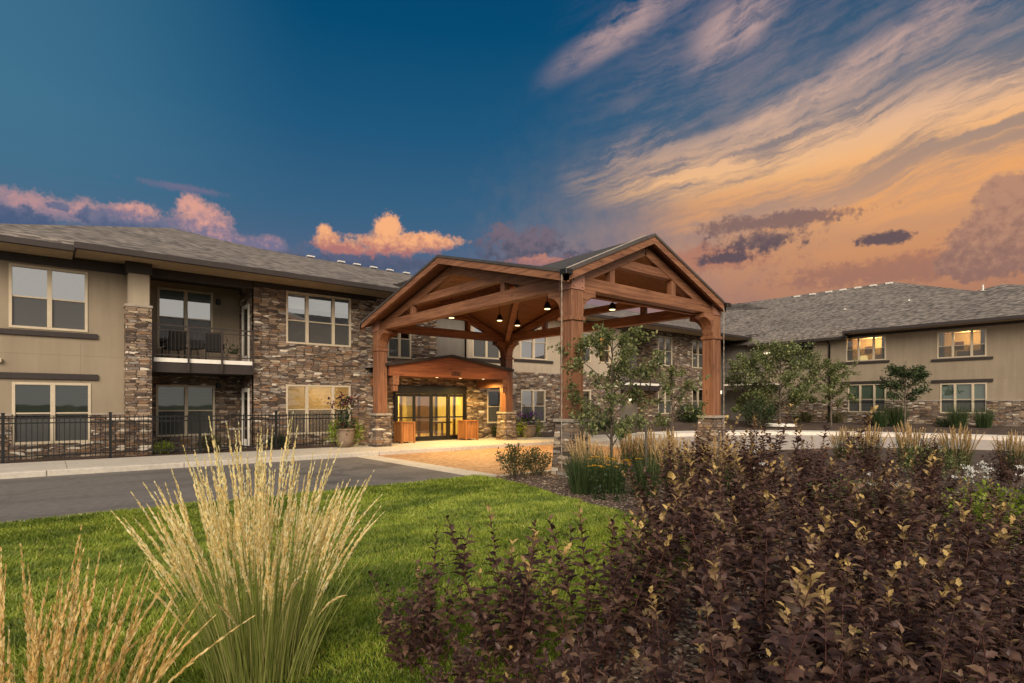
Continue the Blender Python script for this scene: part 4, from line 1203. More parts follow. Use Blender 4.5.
# thin with distance
keep &= rng.random(N) < np.clip(1.35 - d_ / 22, .55, 1)
bx_, by_, d_ = bx_[keep], by_[keep], d_[keep]; n = len(bx_)
clump = np.sin(bx_ * 2.1 + 1.7 * np.sin(by_ * 1.3)) * np.cos(by_ * 2.6 + 1.1 * np.sin(bx_ * 1.9)) + .5 * np.sin(bx_ * 6.3 + by_ * 4.1)
hh = (.046 + .015 * clump + .022 * rng.random(n)) * (1 + .2 * (rng.random(n) > .97))
ww = .0022 * (1 + d_ / 3.5)
ang = rng.random(n) * 6.283; lean = rng.normal(0, .45, (n, 2)) + np.stack([.25 * np.sin(bx_ * 1.1 + by_), .25 * np.cos(by_ * .9)], 1)
wx_, wy_ = np.cos(ang) * ww, np.sin(ang) * ww
z0 = np.full(n, -.135)
V = np.empty((n, 5, 3)); o_ = np.stack([bx_, by_, z0], 1)
wv = np.stack([wx_, wy_, 0 * ww], 1); lv = np.stack([lean[:, 0] * hh, lean[:, 1] * hh, hh], 1)
V[:, 0] = o_ - wv; V[:, 1] = o_ + wv
midp = o_ + lv * np.array([.42, .42, .6]); V[:, 2] = midp - wv * .8; V[:, 3] = midp + wv * .8; V[:, 4] = o_ + lv
F = np.array([(0, 1, 3), (0, 3, 2), (2, 3, 4)])[None] + (np.arange(n) * 5)[:, None, None]
tag(np_obj('grass', V.reshape(-1, 3), F.reshape(-1, 3), 'grass_blade'), 'short mown green lawn grass between the drive and the planting bed', 'grass', kind='stuff')

# ---- mulch chips
N = 110000
d_ = 2.0 + 14 * rng.random(N) ** 1.1; la = (rng.random(N) * 2 - 1) * (d_ * .95 + .5)
cx_, cy_ = d_ * FX + la * FY, d_ * FY - la * FX
keep = inside(cx_, cy_, bed_poly) & ((la < d_ * .45) | (rng.random(N) < .3))
cx_, cy_ = cx_[keep], cy_[keep]; n = len(cx_)
c3 = np.stack([cx_, cy_, -.145 + .02 * rng.random(n)], 1)
sz = .010 + .022 * rng.random(n) ** 2
T = np.array([(-1, -.5, 0), (1, -.6, .1), (.8, .6, 0), (-.9, .5, .1), (0, 0, .7)])
ang = rng.random(n) * 6.283; ca, sa = np.cos(ang), np.sin(ang)
V = np.empty((n, 5, 3)); J = T[None] * (1 + rng.normal(0, .25, (n, 5, 3)))
V[..., 0] = c3[:, None, 0] + sz[:, None] * (J[..., 0] * ca[:, None] - J[..., 1] * sa[:, None])
V[..., 1] = c3[:, None, 1] + sz[:, None] * (J[..., 0] * sa[:, None] + J[..., 1] * ca[:, None])
V[..., 2] = c3[:, None, 2] + sz[:, None] * J[..., 2] * .7
F = np.array([(0, 1, 4), (1, 2, 4), (2, 3, 4), (3, 0, 4)])[None] + (np.arange(n) * 5)[:, None, None]
tag(np_obj('mulch', V.reshape(-1, 3), F.reshape(-1, 3), 'chip'), 'tan bark mulch covering the planting bed under the shrubs', 'mulch', kind='stuff')


# ---- ninebark: many upright canes, each set with lobed leaves
def curve(base, dirs, L, bend, m=8):
    t = np.linspace(0, 1, m)[None, :, None]
    return base[:, None] + dirs[:, None] * (L[:, None, None] * t) + bend[:, None] * (t ** 2)


def ninebark(seed, h, rad, stems, leaf=.075, tip=.5, sides=3):
    global rng
    rng = np.random.default_rng(seed)
    a = np.arange(stems) * 2.4 + rng.normal(0, .4, stems); rr = rad * np.sqrt((np.arange(stems) + .5) / stems)
    base = np.stack([np.cos(a) * rr * .45, np.sin(a) * rr * .45, np.zeros(stems)], 1)
    out = np.stack([np.cos(a), np.sin(a), np.zeros(stems)], 1)
    lean = rr / rad
    L = h * (1.0 - .30 * lean ** 1.6 + rng.normal(0, .15, stems))
    dirs = unit(np.array([0, 0, 1.0]) + out * (lean * rad / h * .62)[:, None] + rng.normal(0, .07, (stems, 3)))
    bend = out * (lean * .12 * h)[:, None] + rng.normal(0, .04, (stems, 3)) * h
    P1 = curve(base, dirs, L, bend)
    r1 = np.linspace(.0062, .0018, 8)[None].repeat(stems, 0)
    ns = stems * sides; idx = np.repeat(np.arange(stems), sides)
    ts = .12 + .62 * rng.random(ns)
    sb = base[idx] + dirs[idx] * (L[idx] * ts)[:, None] + bend[idx] * (ts ** 2)[:, None]
    a2 = rng.random(ns) * 6.283
    sd_ = unit(np.stack([np.cos(a2) * .8, np.sin(a2) * .8, .9 + .6 * rng.random(ns)], 1)); sL = h * (.14 + .24 * rng.random(ns)) * (1.15 - ts * .5)
    P2 = curve(sb, sd_, sL, np.zeros((ns, 3)) + np.array([0, 0, .05]), 8)
    r2 = np.linspace(.0030, .001, 8)[None].repeat(ns, 0)
    SV, SF = tubes(np.concatenate([P1, P2]), np.concatenate([r1, r2]), 4)
    pos, dr, sz, yg = [], [], [], []
    tipy = (rng.random(stems) < tip) * (.35 + .65 * rng.random(stems))
    for k in range(stems + ns):
        main = k < stems
        b0, dd, LL, bd = (base[k], dirs[k], L[k], bend[k]) if main else (sb[k - stems], sd_[k - stems], sL[k - stems], np.array([0, 0, .05]))
        t0 = .14 if main else .08
        cnt = max(5, int(LL * (1 - t0) / .023))
        t = np.linspace(t0, 1, cnt) ** .92 + rng.normal(0, .006, cnt)
        p = b0 + dd * (LL * t)[:, None] + bd * (t ** 2)[:, None]
        az_ = np.arange(cnt) * 2.4 + rng.random() * 6
        rise = .36 + 1.2 * np.clip((t - .75) / .25, 0, 1) ** 1.5 + rng.normal(0, .22, cnt)
        o2 = np.stack([np.cos(az_), np.sin(az_), rise], 1) + dd * .25
        pos.append(p); dr.append(o2)
        sz.append(leaf * (1.05 - .52 * np.clip((t - .45) / .55, 0, 1) ** 1.3) * (.72 + .45 * rng.random(cnt)) * (1 if main else .86))
        y_ = np.clip((t - .86) / .12, 0, 1) * (tipy[k] if main else .35 * tipy[idx[k - stems]] * (p[-1, 2] > .75 * h)); yg.append(y_)
    pos, dr, sz, yg = map(np.concatenate, (pos, dr, sz, yg))
    LV, LF = leaves(pos, dr, sz, LOBED, .22)
    return (SV, SF), (LV, LF), np.repeat(yg, len(LOBED[0]))


def plant(name, label, cat, loc, wood_mesh, leaf_mesh, wood_mat, leaf_m, young=None, group=None, sname='stems', lname='foliage'):
    t = thing(name, label, cat, loc, group)
    if wood_mesh is not None: np_obj(sname, *wood_mesh, wood_mat, t)
    np_obj(lname, *leaf_mesh, leaf_m, t, young=young)
    return t


kinds = []
for i, (sd_, h, rad, st, lf, tp) in enumerate(((21, 1.02, .42, 10, .108, .3), (22, 1.10, .46, 11, .114, .75), (23, .8, .42, 13, .092, .1), (24, 1.22, .40, 9, .108, .95), (25, 1.0, .50, 12, .102, .3))):
    kinds.append(ninebark(sd_, h, rad, st, lf, tp))
rng = np.random.default_rng(5)
protos = [None] * 5
G_N = 'purple ninebark shrubs in the planting bed'
LFRONT = 'dark purple shrub in the front row against the bright lawn'
SHRUBS = [  # lateral, depth, kind, scale, turn, label
    (-.62, 3.85, 2, .92, .3, 'low dark purple shrub furthest out on the lawn, with a few short upright canes'),
    (-.02, 3.75, 0, .98, 1.2, 'dark purple shrub with one tall straight cane standing against the lawn'),
    (.58, 3.7, 0, .96, 2.6, 'dark purple shrub with two pale tipped canes standing against the lawn'),
    (-.22, 3.1, 2, .72, 4.0, 'short purple shrub cut by the bottom edge, below the tall straight cane'),
    (.34, 2.95, 2, .85, 5.0, 'small purple shrub at the bottom edge between lawn and bed'),
    (1.05, 4.1, 3, .93, 0.4, 'tall purple shrub with yellow tips beside the strip of open mulch'),
    (.72, 2.55, 4, .82, 1.0, None), (1.05, 2.45, 1, .93, 2.0, 'purple shrub with the brightest orange tips, low in the near row'), (1.42, 2.5, 4, .90, 3.0, None), (1.85, 2.6, 0, .9, 4.1, None), (2.25, 2.6, 4, .88, 5.1, None),
    (1.45, 3.3, 1, 1.0, 0.6, None), (1.95, 3.3, 0, .98, 1.7, None), (2.45, 3.35, 4, 1.0, 2.2, None), (2.95, 3.4, 1, .95, 3.7, None), (3.3, 3.5, 4, .9, .2, None),
    (1.55, 4.4, 3, 1.0, 4.4, None), (2.15, 4.4, 1, 1.05, 5.5, None), (2.8, 4.4, 3, .98, 0.2, None), (3.4, 4.5, 0, 1.0, 1.1, None), (4.0, 4.5, 4, .95, 2.0, None),
    (1.75, 5.9, 1, 1.0, 2.8, None), (2.45, 5.8, 3, 1.02, 3.3, None), (3.2, 5.8, 1, 1.05, 4.2, None), (4.0, 5.9, 3, .95, 5.2, None), (4.8, 6.0, 4, .92, 0.1, None), (5.4, 6.1, 0, .9, 1.5, None),
    (2.3, 7.9, 4, 1.25, 0.9, 'rounded dense dark shrub rising left of the tan plumes'), (3.1, 7.6, 3, 1.24, 1.9, None), (4.0, 7.5, 1, 1.28, 2.9, None), (5.0, 7.6, 4, 1.0, 3.9, None), (5.9, 8.0, 1, .85, 4.9, None),
    (3.4, 9.9, 3, 1.25, 5.9, None), (4.4, 9.8, 3, 1.25, 0.7, None), (5.5, 10, 4, 1.05, 1.4, None), (6.7, 10.3, 0, .95, 2.4, None), (7.9, 10.6, 4, .9, 3.4, None),
    (5.3, 12.6, 1, 1.1, 4.6, None), (6.7, 12.8, 4, 1.05, 5.6, None), (8.3, 13.2, 0, 1.0, .5, None), (10.0, 13.5, 3, .95, 1.6, None), (10.6, 12.1, 2, 1.1, 2.5, 'reddish shrub at the right edge beyond the white flowers'),
]
ROW = ['purple shrub among the shaded near shrubs at the bottom right', 'purple shrub in the middle rows of the bed at right', 'purple shrub in the far rows of the bed near the tan plumes']
for (lat, d, k, s, rz, lab) in SHRUBS:
    x, y = at(lat, d); row = 0 if d < 3.9 else 1 if d < 7 else 2
    if protos[k] is None:
        w_, l_, yg = kinds[k]; o = plant('ninebark_shrub', '', 'shrub', (0, 0, 0), w_, l_, 'cane', 'ninebark', yg); protos[k] = o
    else: o = copy_tree(protos[k])
    o.location = (x, y, -.15); o.rotation_euler = (0, 0, rz); o.scale = (s, s, s * (1 + .06 * math.sin(rz * 3)))
    o['label'] = lab or ROW[row]; o['group'] = G_N if lab else ['near purple shrubs', 'middle purple shrubs', 'far purple shrubs'][row]


# ---- feather reed grass
def reed(seed, h, spread, stalks, blades, plume=.30, thick=1.0, blade_h=.6):
    global rng
    rng = np.random.default_rng(seed)
    def bunch(n, L, sp, droop):
        a = rng.random(n) * 6.283; rr = np.sqrt(rng.random(n))
        base = np.stack([np.cos(a) * rr * .13, np.sin(a) * rr * .13, np.zeros(n)], 1) * (1.6 + spread)
        out = np.stack([np.cos(a), np.sin(a), np.zeros(n)], 1)
        dirs = unit(np.array([0, 0, 1.0]) + out * (rr * sp)[:, None] + rng.normal(0, .06, (n, 3)))
        bend = out * (rr * droop * L)[:, None] - np.array([0, 0, 1.0]) * (rr ** 2 * droop * .35 * L)[:, None] + rng.normal(0, .045, (n, 3)) * L[:, None]
        return base, dirs, bend
    L = h * (.66 + .36 * rng.random(stalks) ** .8); base, dirs, bend = bunch(stalks, L, spread * .25, spread * .20)
    L = L * (1 - .9 * np.minimum(.3, ((base[:, :2] ** 2).sum(1) / (.13 * (1.6 + spread)) ** 2) * .26))
    far = rng.random(stalks) > .93; bend[far] *= 2.6; bend[far, 2] -= .14 * h
    P_ = curve(base, dirs, L, bend, 10)
    SV, SF = tubes(P_, np.linspace(.0024, .0012, 10)[None].repeat(stalks, 0) * thick, 3)
    # seed heads: spikelets laid tightly along the last stretch of every stalk
    per = 92
    t = np.linspace(1 - plume, 1.0, per)[None].repeat(stalks, 0) + rng.normal(0, .004, (stalks, per))
    p = base[:, None] + dirs[:, None] * (L[:, None] * t)[..., None] + bend[:, None] * (t ** 2)[..., None]
    tg = unit(dirs[:, None] * L[:, None, None] + 2 * bend[:, None] * t[..., None])
    az_ = rng.random((stalks, per)) * 6.283
    sd_ = unit(np.stack([np.cos(az_), np.sin(az_), np.zeros_like(az_)], -1))
    u = (t - (1 - plume)) / plume
    wid = np.clip(np.sin(np.clip(u, 0, 1) * 2.9 + .12), .12, 1)
    dr = unit(tg + sd_ * .24 * wid[..., None]); sz = .031 * (.55 + .65 * wid) * (.8 + .4 * rng.random((stalks, per))) * (.8 + .2 * thick)
    PV, PF = leaves(p.reshape(-1, 3), dr.reshape(-1, 3), sz.reshape(-1), (LONG[0] * np.array([1.35 * thick, 1, 1]), LONG[1]), 1.2)
    # arching leaf blades
    Lb = h * blade_h * (.6 + .6 * rng.random(blades)); base, dirs, bend = bunch(blades, Lb, spread * .26, spread * .34)
    m = 7; Pb = curve(base, dirs, Lb, bend, m)
    w = np.array([.0026, .003, .0030, .0027, .0022, .0015, .0003]) * thick
    a = rng.random(blades) * 6.283; wd = np.stack([np.cos(a), np.sin(a), 0 * a], 1)
    V = np.stack([Pb - wd[:, None] * w[None, :, None], Pb + wd[:, None] * w[None, :, None]], 2).reshape(-1, 3)
    i = np.arange(m - 1); q = np.stack([2 * i, 2 * i + 1, 2 * i + 3, 2 * i + 2], 1)
    F = (q[None] + (np.arange(blades) * m * 2)[:, None, None]).reshape(-1, 4)
    F = np.concatenate([F[:, [0, 1, 2]], F[:, [0, 2, 3]]])
    return (SV, SF), (PV, PF), (V, F)


M['gold_plume'] = leaf_mat('gold_plume', [(0, (.66, .42, .14)), (.5, (.84, .60, .24)), (1, (.92, .76, .42))], trans=.5, rough=.6, spec=.2)


def reed_thing(label, loc, parts, plume='plume', blade='reed_leaf', group=None):
    t = thing('feather_reed_grass', label, 'ornamental grass', loc, group)
    np_obj('stalks', *parts[0], blade if plume != 'tan_plume' else plume, t); np_obj('seed_heads', *parts[1], plume, t); np_obj('blades', *parts[2], blade, t)
    return t


x, y = at(-1.62, 3.62)
reed_thing('large tuft of feather grass with bright straw plumes in the middle of the lawn edge', (x, y, -.14), reed(41, 1.66, .68, 190, 300, .44, 1.0, .55))
x, y = at(-2.02, 2.3)
reed_thing('feather grass with golden plumes cut by the lower left corner', (x, y, -.14), reed(42, 1.26, .75, 115, 140, .55, .9, .55), 'gold_plume')
far_reed = reed(43, 1.30, .42, 60, 260, .40, 1.7, .66)
first = None
GT = 'tan feather grasses along the far edge of the bed'
for (px_, d, s, lab) in ((588, 12.3, .98, 'tan feather grass in front of the stone base of the near post'), (676, 12.0, 1.06, 'widest tan feather grass, between the near post and the right post'), (716, 11.5, 1.0, 'tan feather grass below the right post of the shelter'),
                         (652, 14.5, 1.0, 'tan feather grass behind the wooden stake of the young tree'), (866, 16.5, 1.05, 'tan feather grass below the small round tree'), (893, 16.0, .0, None), (912, 15.8, 1.1, 'tan feather grass with the greenest base, on the pale drive'), (957, 15.5, 1.05, 'tan feather grass below the right triple windows'), (1012, 15.5, .9, 'tan feather grass nearest the right edge'), (843, 18.5, .9, 'tan feather grass below the downspout of the right wing'), (632, 15.5, .95, 'tan feather grass just right of the young tree trunk')):
    if not lab: continue
    x, y = at((px_ - 512) / 564 * d, d)
    if first is None: o = first = reed_thing(lab, (x, y, -.2), far_reed, 'tan_plume', 'reed_deep', GT)
    else: o = copy_tree(first); o['label'] = lab
    o.location = (x, y, -.18); o.rotation_euler = (0, 0, px_ * 1.3); o.scale = (s, s, s * 1.03)
GG = 'green grass tufts in the bed'
gt = reed(44, 1.0, .45, 8, 420, .2, 1.9, .95)
first = None
for (px_, d, s, lab) in ((583, 11.3, .88, 'upright dark green grass tuft hiding the base of the near post'), (612, 11.4, .85, 'dark green grass tuft at the foot of the young tree'), (646, 11.0, .8, 'dark green grass tuft right of the young tree stake'),
                         (880, 35.2, 1.3, 'green tuft at the wall below the left triple window'), (897, 35, 1.5, 'green tuft at the wall beneath the small round tree'), (958, 33.2, 1.4, 'green tuft at the wall below the right triple window'), (984, 32.6, 1.25, 'green tuft at the wall nearest the right edge')):
    x, y = at((px_ - 512) / 564 * d, d)
    if first is None:
        first = thing('grass_tuft', lab, 'ornamental grass', (x, y, -.2), GG); np_obj('blades', *gt[2], 'reed_deep', first); o = first
    else: o = copy_tree(first); o['label'] = lab
    o.location = (x, y, -.18 if d < 20 else .2); o.rotation_euler = (0, 0, px_); o.scale = (s, s, s)


# ---- trees
def tree(seed, h, crown_r, crown_lo, nleaf, leaf, tr=.05, limbs=14, flat=1.0):
    global rng
    rng = np.random.default_rng(seed)
    m = 8; t = np.linspace(0, 1, m)
    trunk = np.stack([.05 * np.sin(t * 3) * h * .1, .05 * np.cos(t * 2.3) * h * .1, t * h * .93], 1)
    P_ = [trunk]; Rr = [np.linspace(tr, tr * .18, m)]
    pts = []
    for i in range(limbs):
        f = crown_lo / h + (1 - crown_lo / h) * (i + .3) / limbs * .86
        b0 = np.array([np.interp(f, t, trunk[:, j] / 1) for j in range(3)])
        a = i * 2.4 + rng.normal(0, .3)
        prof = math.sin(math.pi * min(1, max(.12, (f - crown_lo / h) / (1 - crown_lo / h) * .78 + .20)))
        L = crown_r * (.65 + .5 * rng.random()) * max(.35, prof)
        d0 = np.array([math.cos(a), math.sin(a), .55 + .6 * f + rng.normal(0, .15)]); d0 /= np.linalg.norm(d0)
        s_ = np.linspace(0, 1, m)[:, None]
        lm = b0 + d0 * L * 1.15 * s_ + np.array([0, 0, -.16 * L]) * s_ ** 2 + np.cumsum(rng.normal(0, .012 * L, (m, 3)), 0)
        P_.append(lm); Rr.append(np.linspace(tr * .42, tr * .06, m))
        for q in range(7):
            u = .28 + .72 * rng.random(); p0 = np.array([np.interp(u, s_[:, 0], lm[:, j]) for j in range(3)])
            d1 = unit(d0 * .8 + rng.normal(0, .7, 3) + np.array([0, 0, .15])); L1 = L * (.16 + .26 * rng.random())
            tw = p0 + d1 * L1 * s_ + np.array([0, 0, -.18 * L1]) * s_ ** 2
            P_.append(tw); Rr.append(np.linspace(tr * .12, tr * .03, m)); pts.append(tw[2:])
        pts.append(lm[4:])
    SV, SF = tubes(np.array(P_), np.array(Rr), 6)
    tw = np.concatenate(pts); k = rng.integers(0, len(tw), nleaf)
    # clumps: some twigs carry far more leaves than others
    w = rng.random(len(tw)) ** 2 + .05; k = rng.choice(len(tw), nleaf, p=w / w.sum())
    pos = tw[k] + rng.normal(0, crown_r * .050, (nleaf, 3)) * np.array([1, 1, .8 * flat])
    ctr = np.array([0, 0, (crown_lo + h) / 2]); dr = unit(pos - ctr) * .6 + rng.normal(0, .7, (nleaf, 3)) + np.array([0, 0, -.35])
    LV, LF = leaves(pos, dr, leaf * (.6 + .7 * rng.random(nleaf)), OVAL, .9)
    return (SV, SF), (LV, LF)


def tree_thing(label, x, y, z, parts, mat='tree_leaf', name='young_tree', group=None, rz=0, s=1):
    t = thing(name, label, 'tree', (x, y, z), group); np_obj('trunk', *parts[0], 'bark', t); np_obj('crown', *parts[1], mat, t)
    t.rotation_euler = (0, 0, rz); t.scale = (s, s, s); return t


tree_thing('slim young tree with open leafy crown in front of the near shelter post', 10.32, 8.80, -.2, tree(61, 3.85, 1.42, .85, 5000, .088, .045, 19), rz=.5)
tree_thing('thin low young tree with a few leafy branches left of the right shelter post', *at(4.15, 14.6), -.2, tree(66, 3.0, .95, 1.2, 900, .095, .032, 11), rz=1.1)
sk = MB().tube([(10.9, 8.25, -.3), (10.9, 8.25, 1.32)], .028, 8).build('stake', 'stake', origin=(10.9, 8.25, -.2))
tag(sk, 'slim wooden stake standing right of the young tree trunk', 'stake')
big = tree(62, 5.5, 3.0, .9, 10000, .15, .08, 24)
tree_thing('broad tree in a white edging ring before the right wing', *at(17.6, 37.0), .15, big, rz=1)
tree_thing('tree with open crown right of the edging ring, by the downspout', *at(20.6, 36.4), .15, tree(63, 4.6, 1.9, 1.4, 4200, .14, .07, 16), rz=2)
tree_thing('tree nearest the right shelter post, before the corner balcony', *at(16.0, 38.6), .15, tree(64, 5.4, 1.7, .9, 4200, .14, .07, 16), rz=3)
tree_thing('small round dark green tree standing alone between the triple windows', *at(23.7, 34), .3, tree(65, 3.5, 1.75, 1.45, 4200, .13, .06, 16), 'deep_leaf', 'round_tree')
rx, ry = at(17.6, 37.0)
b = MB(); n = 24
for i in range(n):
    a0, a1 = 2 * math.pi * i / n, 2 * math.pi * (i + 1) / n
    b.prism([(rx + 1.0 * math.cos(a0), ry + 1.0 * math.sin(a0), .2), (rx + 1.0 * math.cos(a1), ry + 1.0 * math.sin(a1), .2), (rx + .9 * math.cos(a1), ry + .9 * math.sin(a1), .2), (rx + .9 * math.cos(a0), ry + .9 * math.sin(a0), .2)], (0, 0, .16))
tag(b.build('edging_ring', 'white_metal', origin=(rx, ry, .2)), 'white edging ring around the foot of the broad tree', 'edging')


# ---- bushes
def bush(seed, w, h, n, leaf, tpl=OVAL, open_=.35, stems=14):
    global rng
    rng = np.random.default_rng(seed)
    a = rng.random(stems * 3) * 6.283; rr = np.sqrt(rng.random(stems * 3)); ns = stems * 3
    base = np.stack([np.cos(a), np.sin(a), 0 * a], 1) * (rr * w * .08)[:, None]
    end = np.stack([np.cos(a) * rr * w * .5, np.sin(a) * rr * w * .5, h * (.98 - .42 * rr ** 2) * (.85 + .2 * rng.random(ns))], 1)
    d = end - base; L = np.linalg.norm(d, axis=1); P_ = curve(base, unit(d), L, rng.normal(0, .04, (ns, 3)) * h, 8)
    SV, SF = tubes(P_, np.linspace(.008, .002, 8)[None].repeat(ns, 0) * max(.6, h), 4)
    i = rng.integers(0, ns, n); t = 1 - (1 - open_) * rng.random(n) ** 1.4
    ti = np.clip((t * 7).astype(int), 0, 7); pos = P_[i, ti] + rng.normal(0, .045 * w, (n, 3))
    dr = unit(pos - np.array([0, 0, h * .3])) + rng.normal(0, .55, (n, 3))
    pos[:, 2] = np.maximum(pos[:, 2], .03)
    return (SV, SF), leaves(pos, dr, leaf * (.6 + .7 * rng.random(n)), tpl, .7)


q = bush(71, 1.15, .92, 1500, .062)
plant('path_shrub', 'open twiggy shrub where the lawn meets the paved court', 'shrub', (8.75, 10.45, -.16), *q, 'bark', 'olive_leaf', group='small shrubs by the paved court')
o = plant('path_shrub', 'smaller twiggy shrub close to the near post base', 'shrub', (9.45, 10.45, -.16), *bush(72, .85, .80, 900, .060), 'bark', 'olive_leaf', group='small shrubs by the paved court')
q = bush(73, 2.4, 2.0, 2600, .12)
plant('evergreen_bush', 'dark rounded bush between the trees at the corner of the wings', 'bush', (*at(15.8, 36.2), .15), *q, 'bark', 'deep_leaf')
q = bush(74, 2.2, 1.7, 2400, .12)
plant('evergreen_bush', 'dark bush under the tower windows behind the tan plumes', 'bush', (35.2, 22.9, .1), *q, 'bark', 'deep_leaf')
q74 = bush(75, 1.6, 1.0, 1500, .10)
first = None
GF = 'low bushes along the foot of the house'
for (x, y, s, lab, m_) in ((4.4, 21.75, .62, 'low bush inside the fence under the balcony', 'olive_leaf'), (6.6, 21.75, .55, 'low dark bush inside the fence at the stone corner', 'deep_leaf'), (2.95, 21.75, .45, 'small bush inside the fence right of the pilaster', 'lime_leaf'), (10.95, 21.5, .0, None, None),
                           (17.15, 21.55, .75, 'dark bush at the foot of the narrow entry window', 'deep_leaf'), (22.6, 22.6, .9, 'dark bush at the stone base behind the near post', 'deep_leaf'), (26, 22.6, 1.0, 'dark bush at the stone base behind the young tree', 'deep_leaf'),
                           (41.4, 15.6, .9, 'low bush at the foot of the right wing downspout', 'olive_leaf'), (40.9, 13.2, .8, 'low reddish bush under the left triple window', 'plum_leaf'), (41.4, 9.6, .6, 'low bush under the stone base between the triple windows', 'deep_leaf'), (40.6, 17.4, .9, 'low brownish bush right of the edging ring', 'olive_leaf')):
    if not lab: continue
    o = plant('low_bush', lab, 'bush', (x, y, 0 if x < 30 else .25), *q74, 'bark', m_, group=GF) if False else None
    t = thing('low_bush', lab, 'bush', (x, y, 0 if x < 30 else .25), GF)
    if first is None: st_, lf_ = q74; first = True
    np_obj('stems', *st_, 'bark', t); np_obj('foliage', *lf_, m_, t)
    t.scale = (s, s, s); t.rotation_euler = (0, 0, x * 2)

# low bright green and white flowering plants in the bed at right
q = bush(76, 1.3, .6, 1500, .055)
for (px_, d, s, lab) in ((850, 8.7, 1.0, 'bright green low plant between the purple shrubs at right'), (1000, 7.4, 1.1, 'bright green plant under the white flowers at the right edge'), (928, 13.6, 1.2, 'bright green low plant at the foot of the greenest tan grass'), (892, 8.8, .8, 'small bright green plant beside the pair of white flower heads')):
    t = thing('green_perennial', lab, 'plant', (*at((px_ - 512) / 564 * d, d), -.15), 'green perennials in the bed')
    np_obj('stems', *q[0], 'bark', t); np_obj('foliage', *q[1], 'tree_leaf' if px_ != 1000 else 'lime_leaf', t); t.scale = (s, s, s * 1.15); t.rotation_euler = (0, 0, px_)


def flowers(seed, n, w, h, r, petals, ray=True, dome=False):
    """stems, petals and cones of a clump of daisies, or flat white flower heads"""
    global rng
    rng = np.random.default_rng(seed)
    a = rng.random(n) * 6.283; rr = np.sqrt(rng.random(n)) * w / 2
    top = np.stack([np.cos(a) * rr, np.sin(a) * rr, h * (.75 + .3 * rng.random(n))], 1); base = top * np.array([.5, .5, 0])
    d = top - base; L = np.linalg.norm(d, axis=1)
    SV, SF = tubes(curve(base, unit(d), L, 0 * d, 4), np.full((n, 4), .003), 3)
    if ray:
        k = petals; ang = np.tile(np.arange(k) * 2 * np.pi / k, n) + np.repeat(rng.random(n), k)
        dr = np.stack([np.cos(ang), np.sin(ang), -.15 + rng.normal(0, .1, n * k)], 1)
        PV, PF = leaves(np.repeat(top, k, 0), dr, np.full(n * k, r), (OVAL[0] * np.array([.75, 1, 1]), OVAL[1]), .15)
    else:
        k = petals; off = rng.normal(0, 1, (n * k, 3)) * np.array([r, r, r * .35])
        PV, PF = leaves(np.repeat(top, k, 0) + off, rng.normal(0, 1, (n * k, 3)) + np.array([0, 0, .5]), np.full(n * k, r * .95), OVAL, .5)
    cn = np.concatenate([top - [0, 0, .005]] * 1)
    CV, CF = tubes(np.stack([cn, cn + [0, 0, .012], cn + [0, 0, .022]], 1), np.tile(np.array([r * .28, r * .26, r * .05]), (n, 1)), 6)
    lv = rng.integers(0, n, n * 12); tt = rng.random(n * 12) * .8; p = base[lv] + d[lv] * tt[:, None]
    LV, LF = leaves(p, rng.normal(0, 1, (n * 12, 3)) + [0, 0, .3], np.full(n * 12, .07), OVAL, .5)
    return (SV, SF), (PV, PF), (CV, CF), (LV, LF)


def heads(t, f, n, pm, cm):
    (PV, PF), (CV, CF) = f[1], f[2]
    pv = PV.reshape(n, -1, 3); pf = PF[:len(PF) // n]; cv = CV.reshape(n, -1, 3); cf = tubes(CV[:18].reshape(1, 3, 6, 3).mean(2), np.ones((1, 3)), 6)[1]
    for i in range(n):
        h = np_obj('flower_head', pv[i], pf, pm, t)
        if cm: np_obj('flower_cone', cv[i], cf, cm, h)


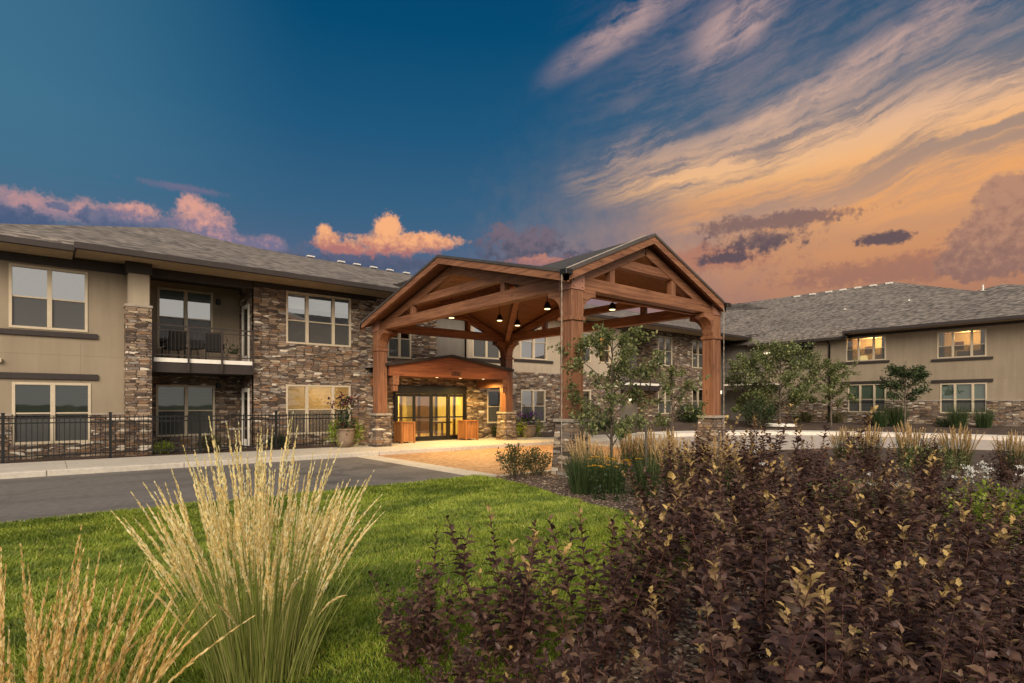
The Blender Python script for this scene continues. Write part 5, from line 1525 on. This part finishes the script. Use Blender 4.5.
for (px_, d, n, lab, sd_) in ((600, 10.55, 15, 'yellow coneflower clump left of the young tree trunk', 81), (620, 10.35, 9, 'yellow coneflower clump right of the young tree trunk', 82), (636, 10.9, 5, 'few yellow coneflowers behind the wooden stake', 83)):
    f = flowers(sd_, n, .5, .80, .05, 10)
    t = thing('yellow_coneflowers', lab, 'flowers', (*at((px_ - 512) / 564 * d, d), -.15), 'yellow coneflowers')
    np_obj('stems', *f[0], 'deep_leaf', t); heads(t, f, n, 'petal_yellow', 'cone'); np_obj('foliage', *f[3], 'deep_leaf', t)
for (px_, d, n, w, h, lab, sd_) in ((1006, 7.5, 16, .9, .95, 'largest clump of white flower heads, at the right edge', 84), (893, 7.9, 4, .35, .80, 'pair of white flower heads among the purple shrubs', 85), (866, 8.0, 3, .25, .78, 'small white flower heads left of the pair', 86), (758, 9.2, 4, .3, .98, 'few white flower heads near the yellow tipped canes', 87), (965, 8.4, 4, .3, .85, 'white flower heads left of the largest white clump', 88)):
    f = flowers(sd_, n, w, h, .030, 30, ray=False)
    t = thing('white_flowers', lab, 'flowers', (*at((px_ - 512) / 564 * d, d), -.15), 'white flower clumps')
    np_obj('stems', *f[0], 'deep_leaf', t); heads(t, f, n, 'petal_white', None); np_obj('foliage', *f[3], 'deep_leaf', t)


# ---- flower pots by the entrance and on the balcony
def potted(x, y, z, r, h, label, seed, lime, tall, plum):
    t = thing('flower_pot', label, 'potted plant', (x, y, z), 'flower pots')
    MB().lathe(x, y, [(r * .62, z), (r * .85, z + h * .35), (r * .97, z + h * .8), (r, z + h * .92), (r * 1.06, z + h * .93), (r * 1.06, z + h), (r * .92, z + h), (r * .9, z + h * .93)], 24).build('pot', 'pot', t, smooth=True)
    global rng
    rng = np.random.default_rng(seed)
    def cl(n, c, s, leaf, tpl=OVAL, up=.2):
        p = np.array(c) + rng.normal(0, 1, (n, 3)) * np.array(s)
        return leaves(p, rng.normal(0, .8, (n, 3)) + np.array([0, 0, up]), leaf * (.6 + .6 * rng.random(n)), tpl, .8)
    if lime:
        np_obj('trailing_foliage', *merge([cl(260, (-r * 1.15, -.05, h * .75), (r * .30, r * .35, h * .30), .11), cl(260, (r * 1.15, -.05, h * .75), (r * .30, r * .35, h * .30), .11)]), 'lime_leaf', t)
    if tall: 
        np_obj('tall_foliage', *merge([cl(90, (0, 0, h + tall * .45), (r * .35, r * .35, tall * .25), .26, LONG, .9), cl(120, (0, 0, h + .1), (r * .6, r * .6, .12), .13)]), 'deep_leaf', t)
        np_obj('plum_foliage', *merge([cl(110, (0, 0, h + tall * .88), (r * .75, r * .6, tall * .12), .15), cl(120, (0, -.1, h + .1), (r * .7, r * .6, .10), .09)]), plum, t)
    else:
        np_obj('foliage', *cl(140, (0, 0, h + .12), (r * .6, r * .6, .11), .10), plum, t)


M['violet'] = leaf_mat('violet_petal', [(0, (.05, .02, .12)), (1, (.14, .06, .25))], trans=.2)
potted(8.75, 20.65, 0, .40, .72, 'clay pot with tall dark red canna leaves by the end of the fence', 91, True, 1.15, 'plum_leaf')
potted(18.4, 21.1, 0, .45, .62, 'flower pot right of the back post with violet flowers', 92, True, .55, 'violet')
potted(5.3, 22.5, 3.2, .20, .26, 'pale flower pot on the balcony right of the patio chairs', 93, False, 0, 'deep_leaf')
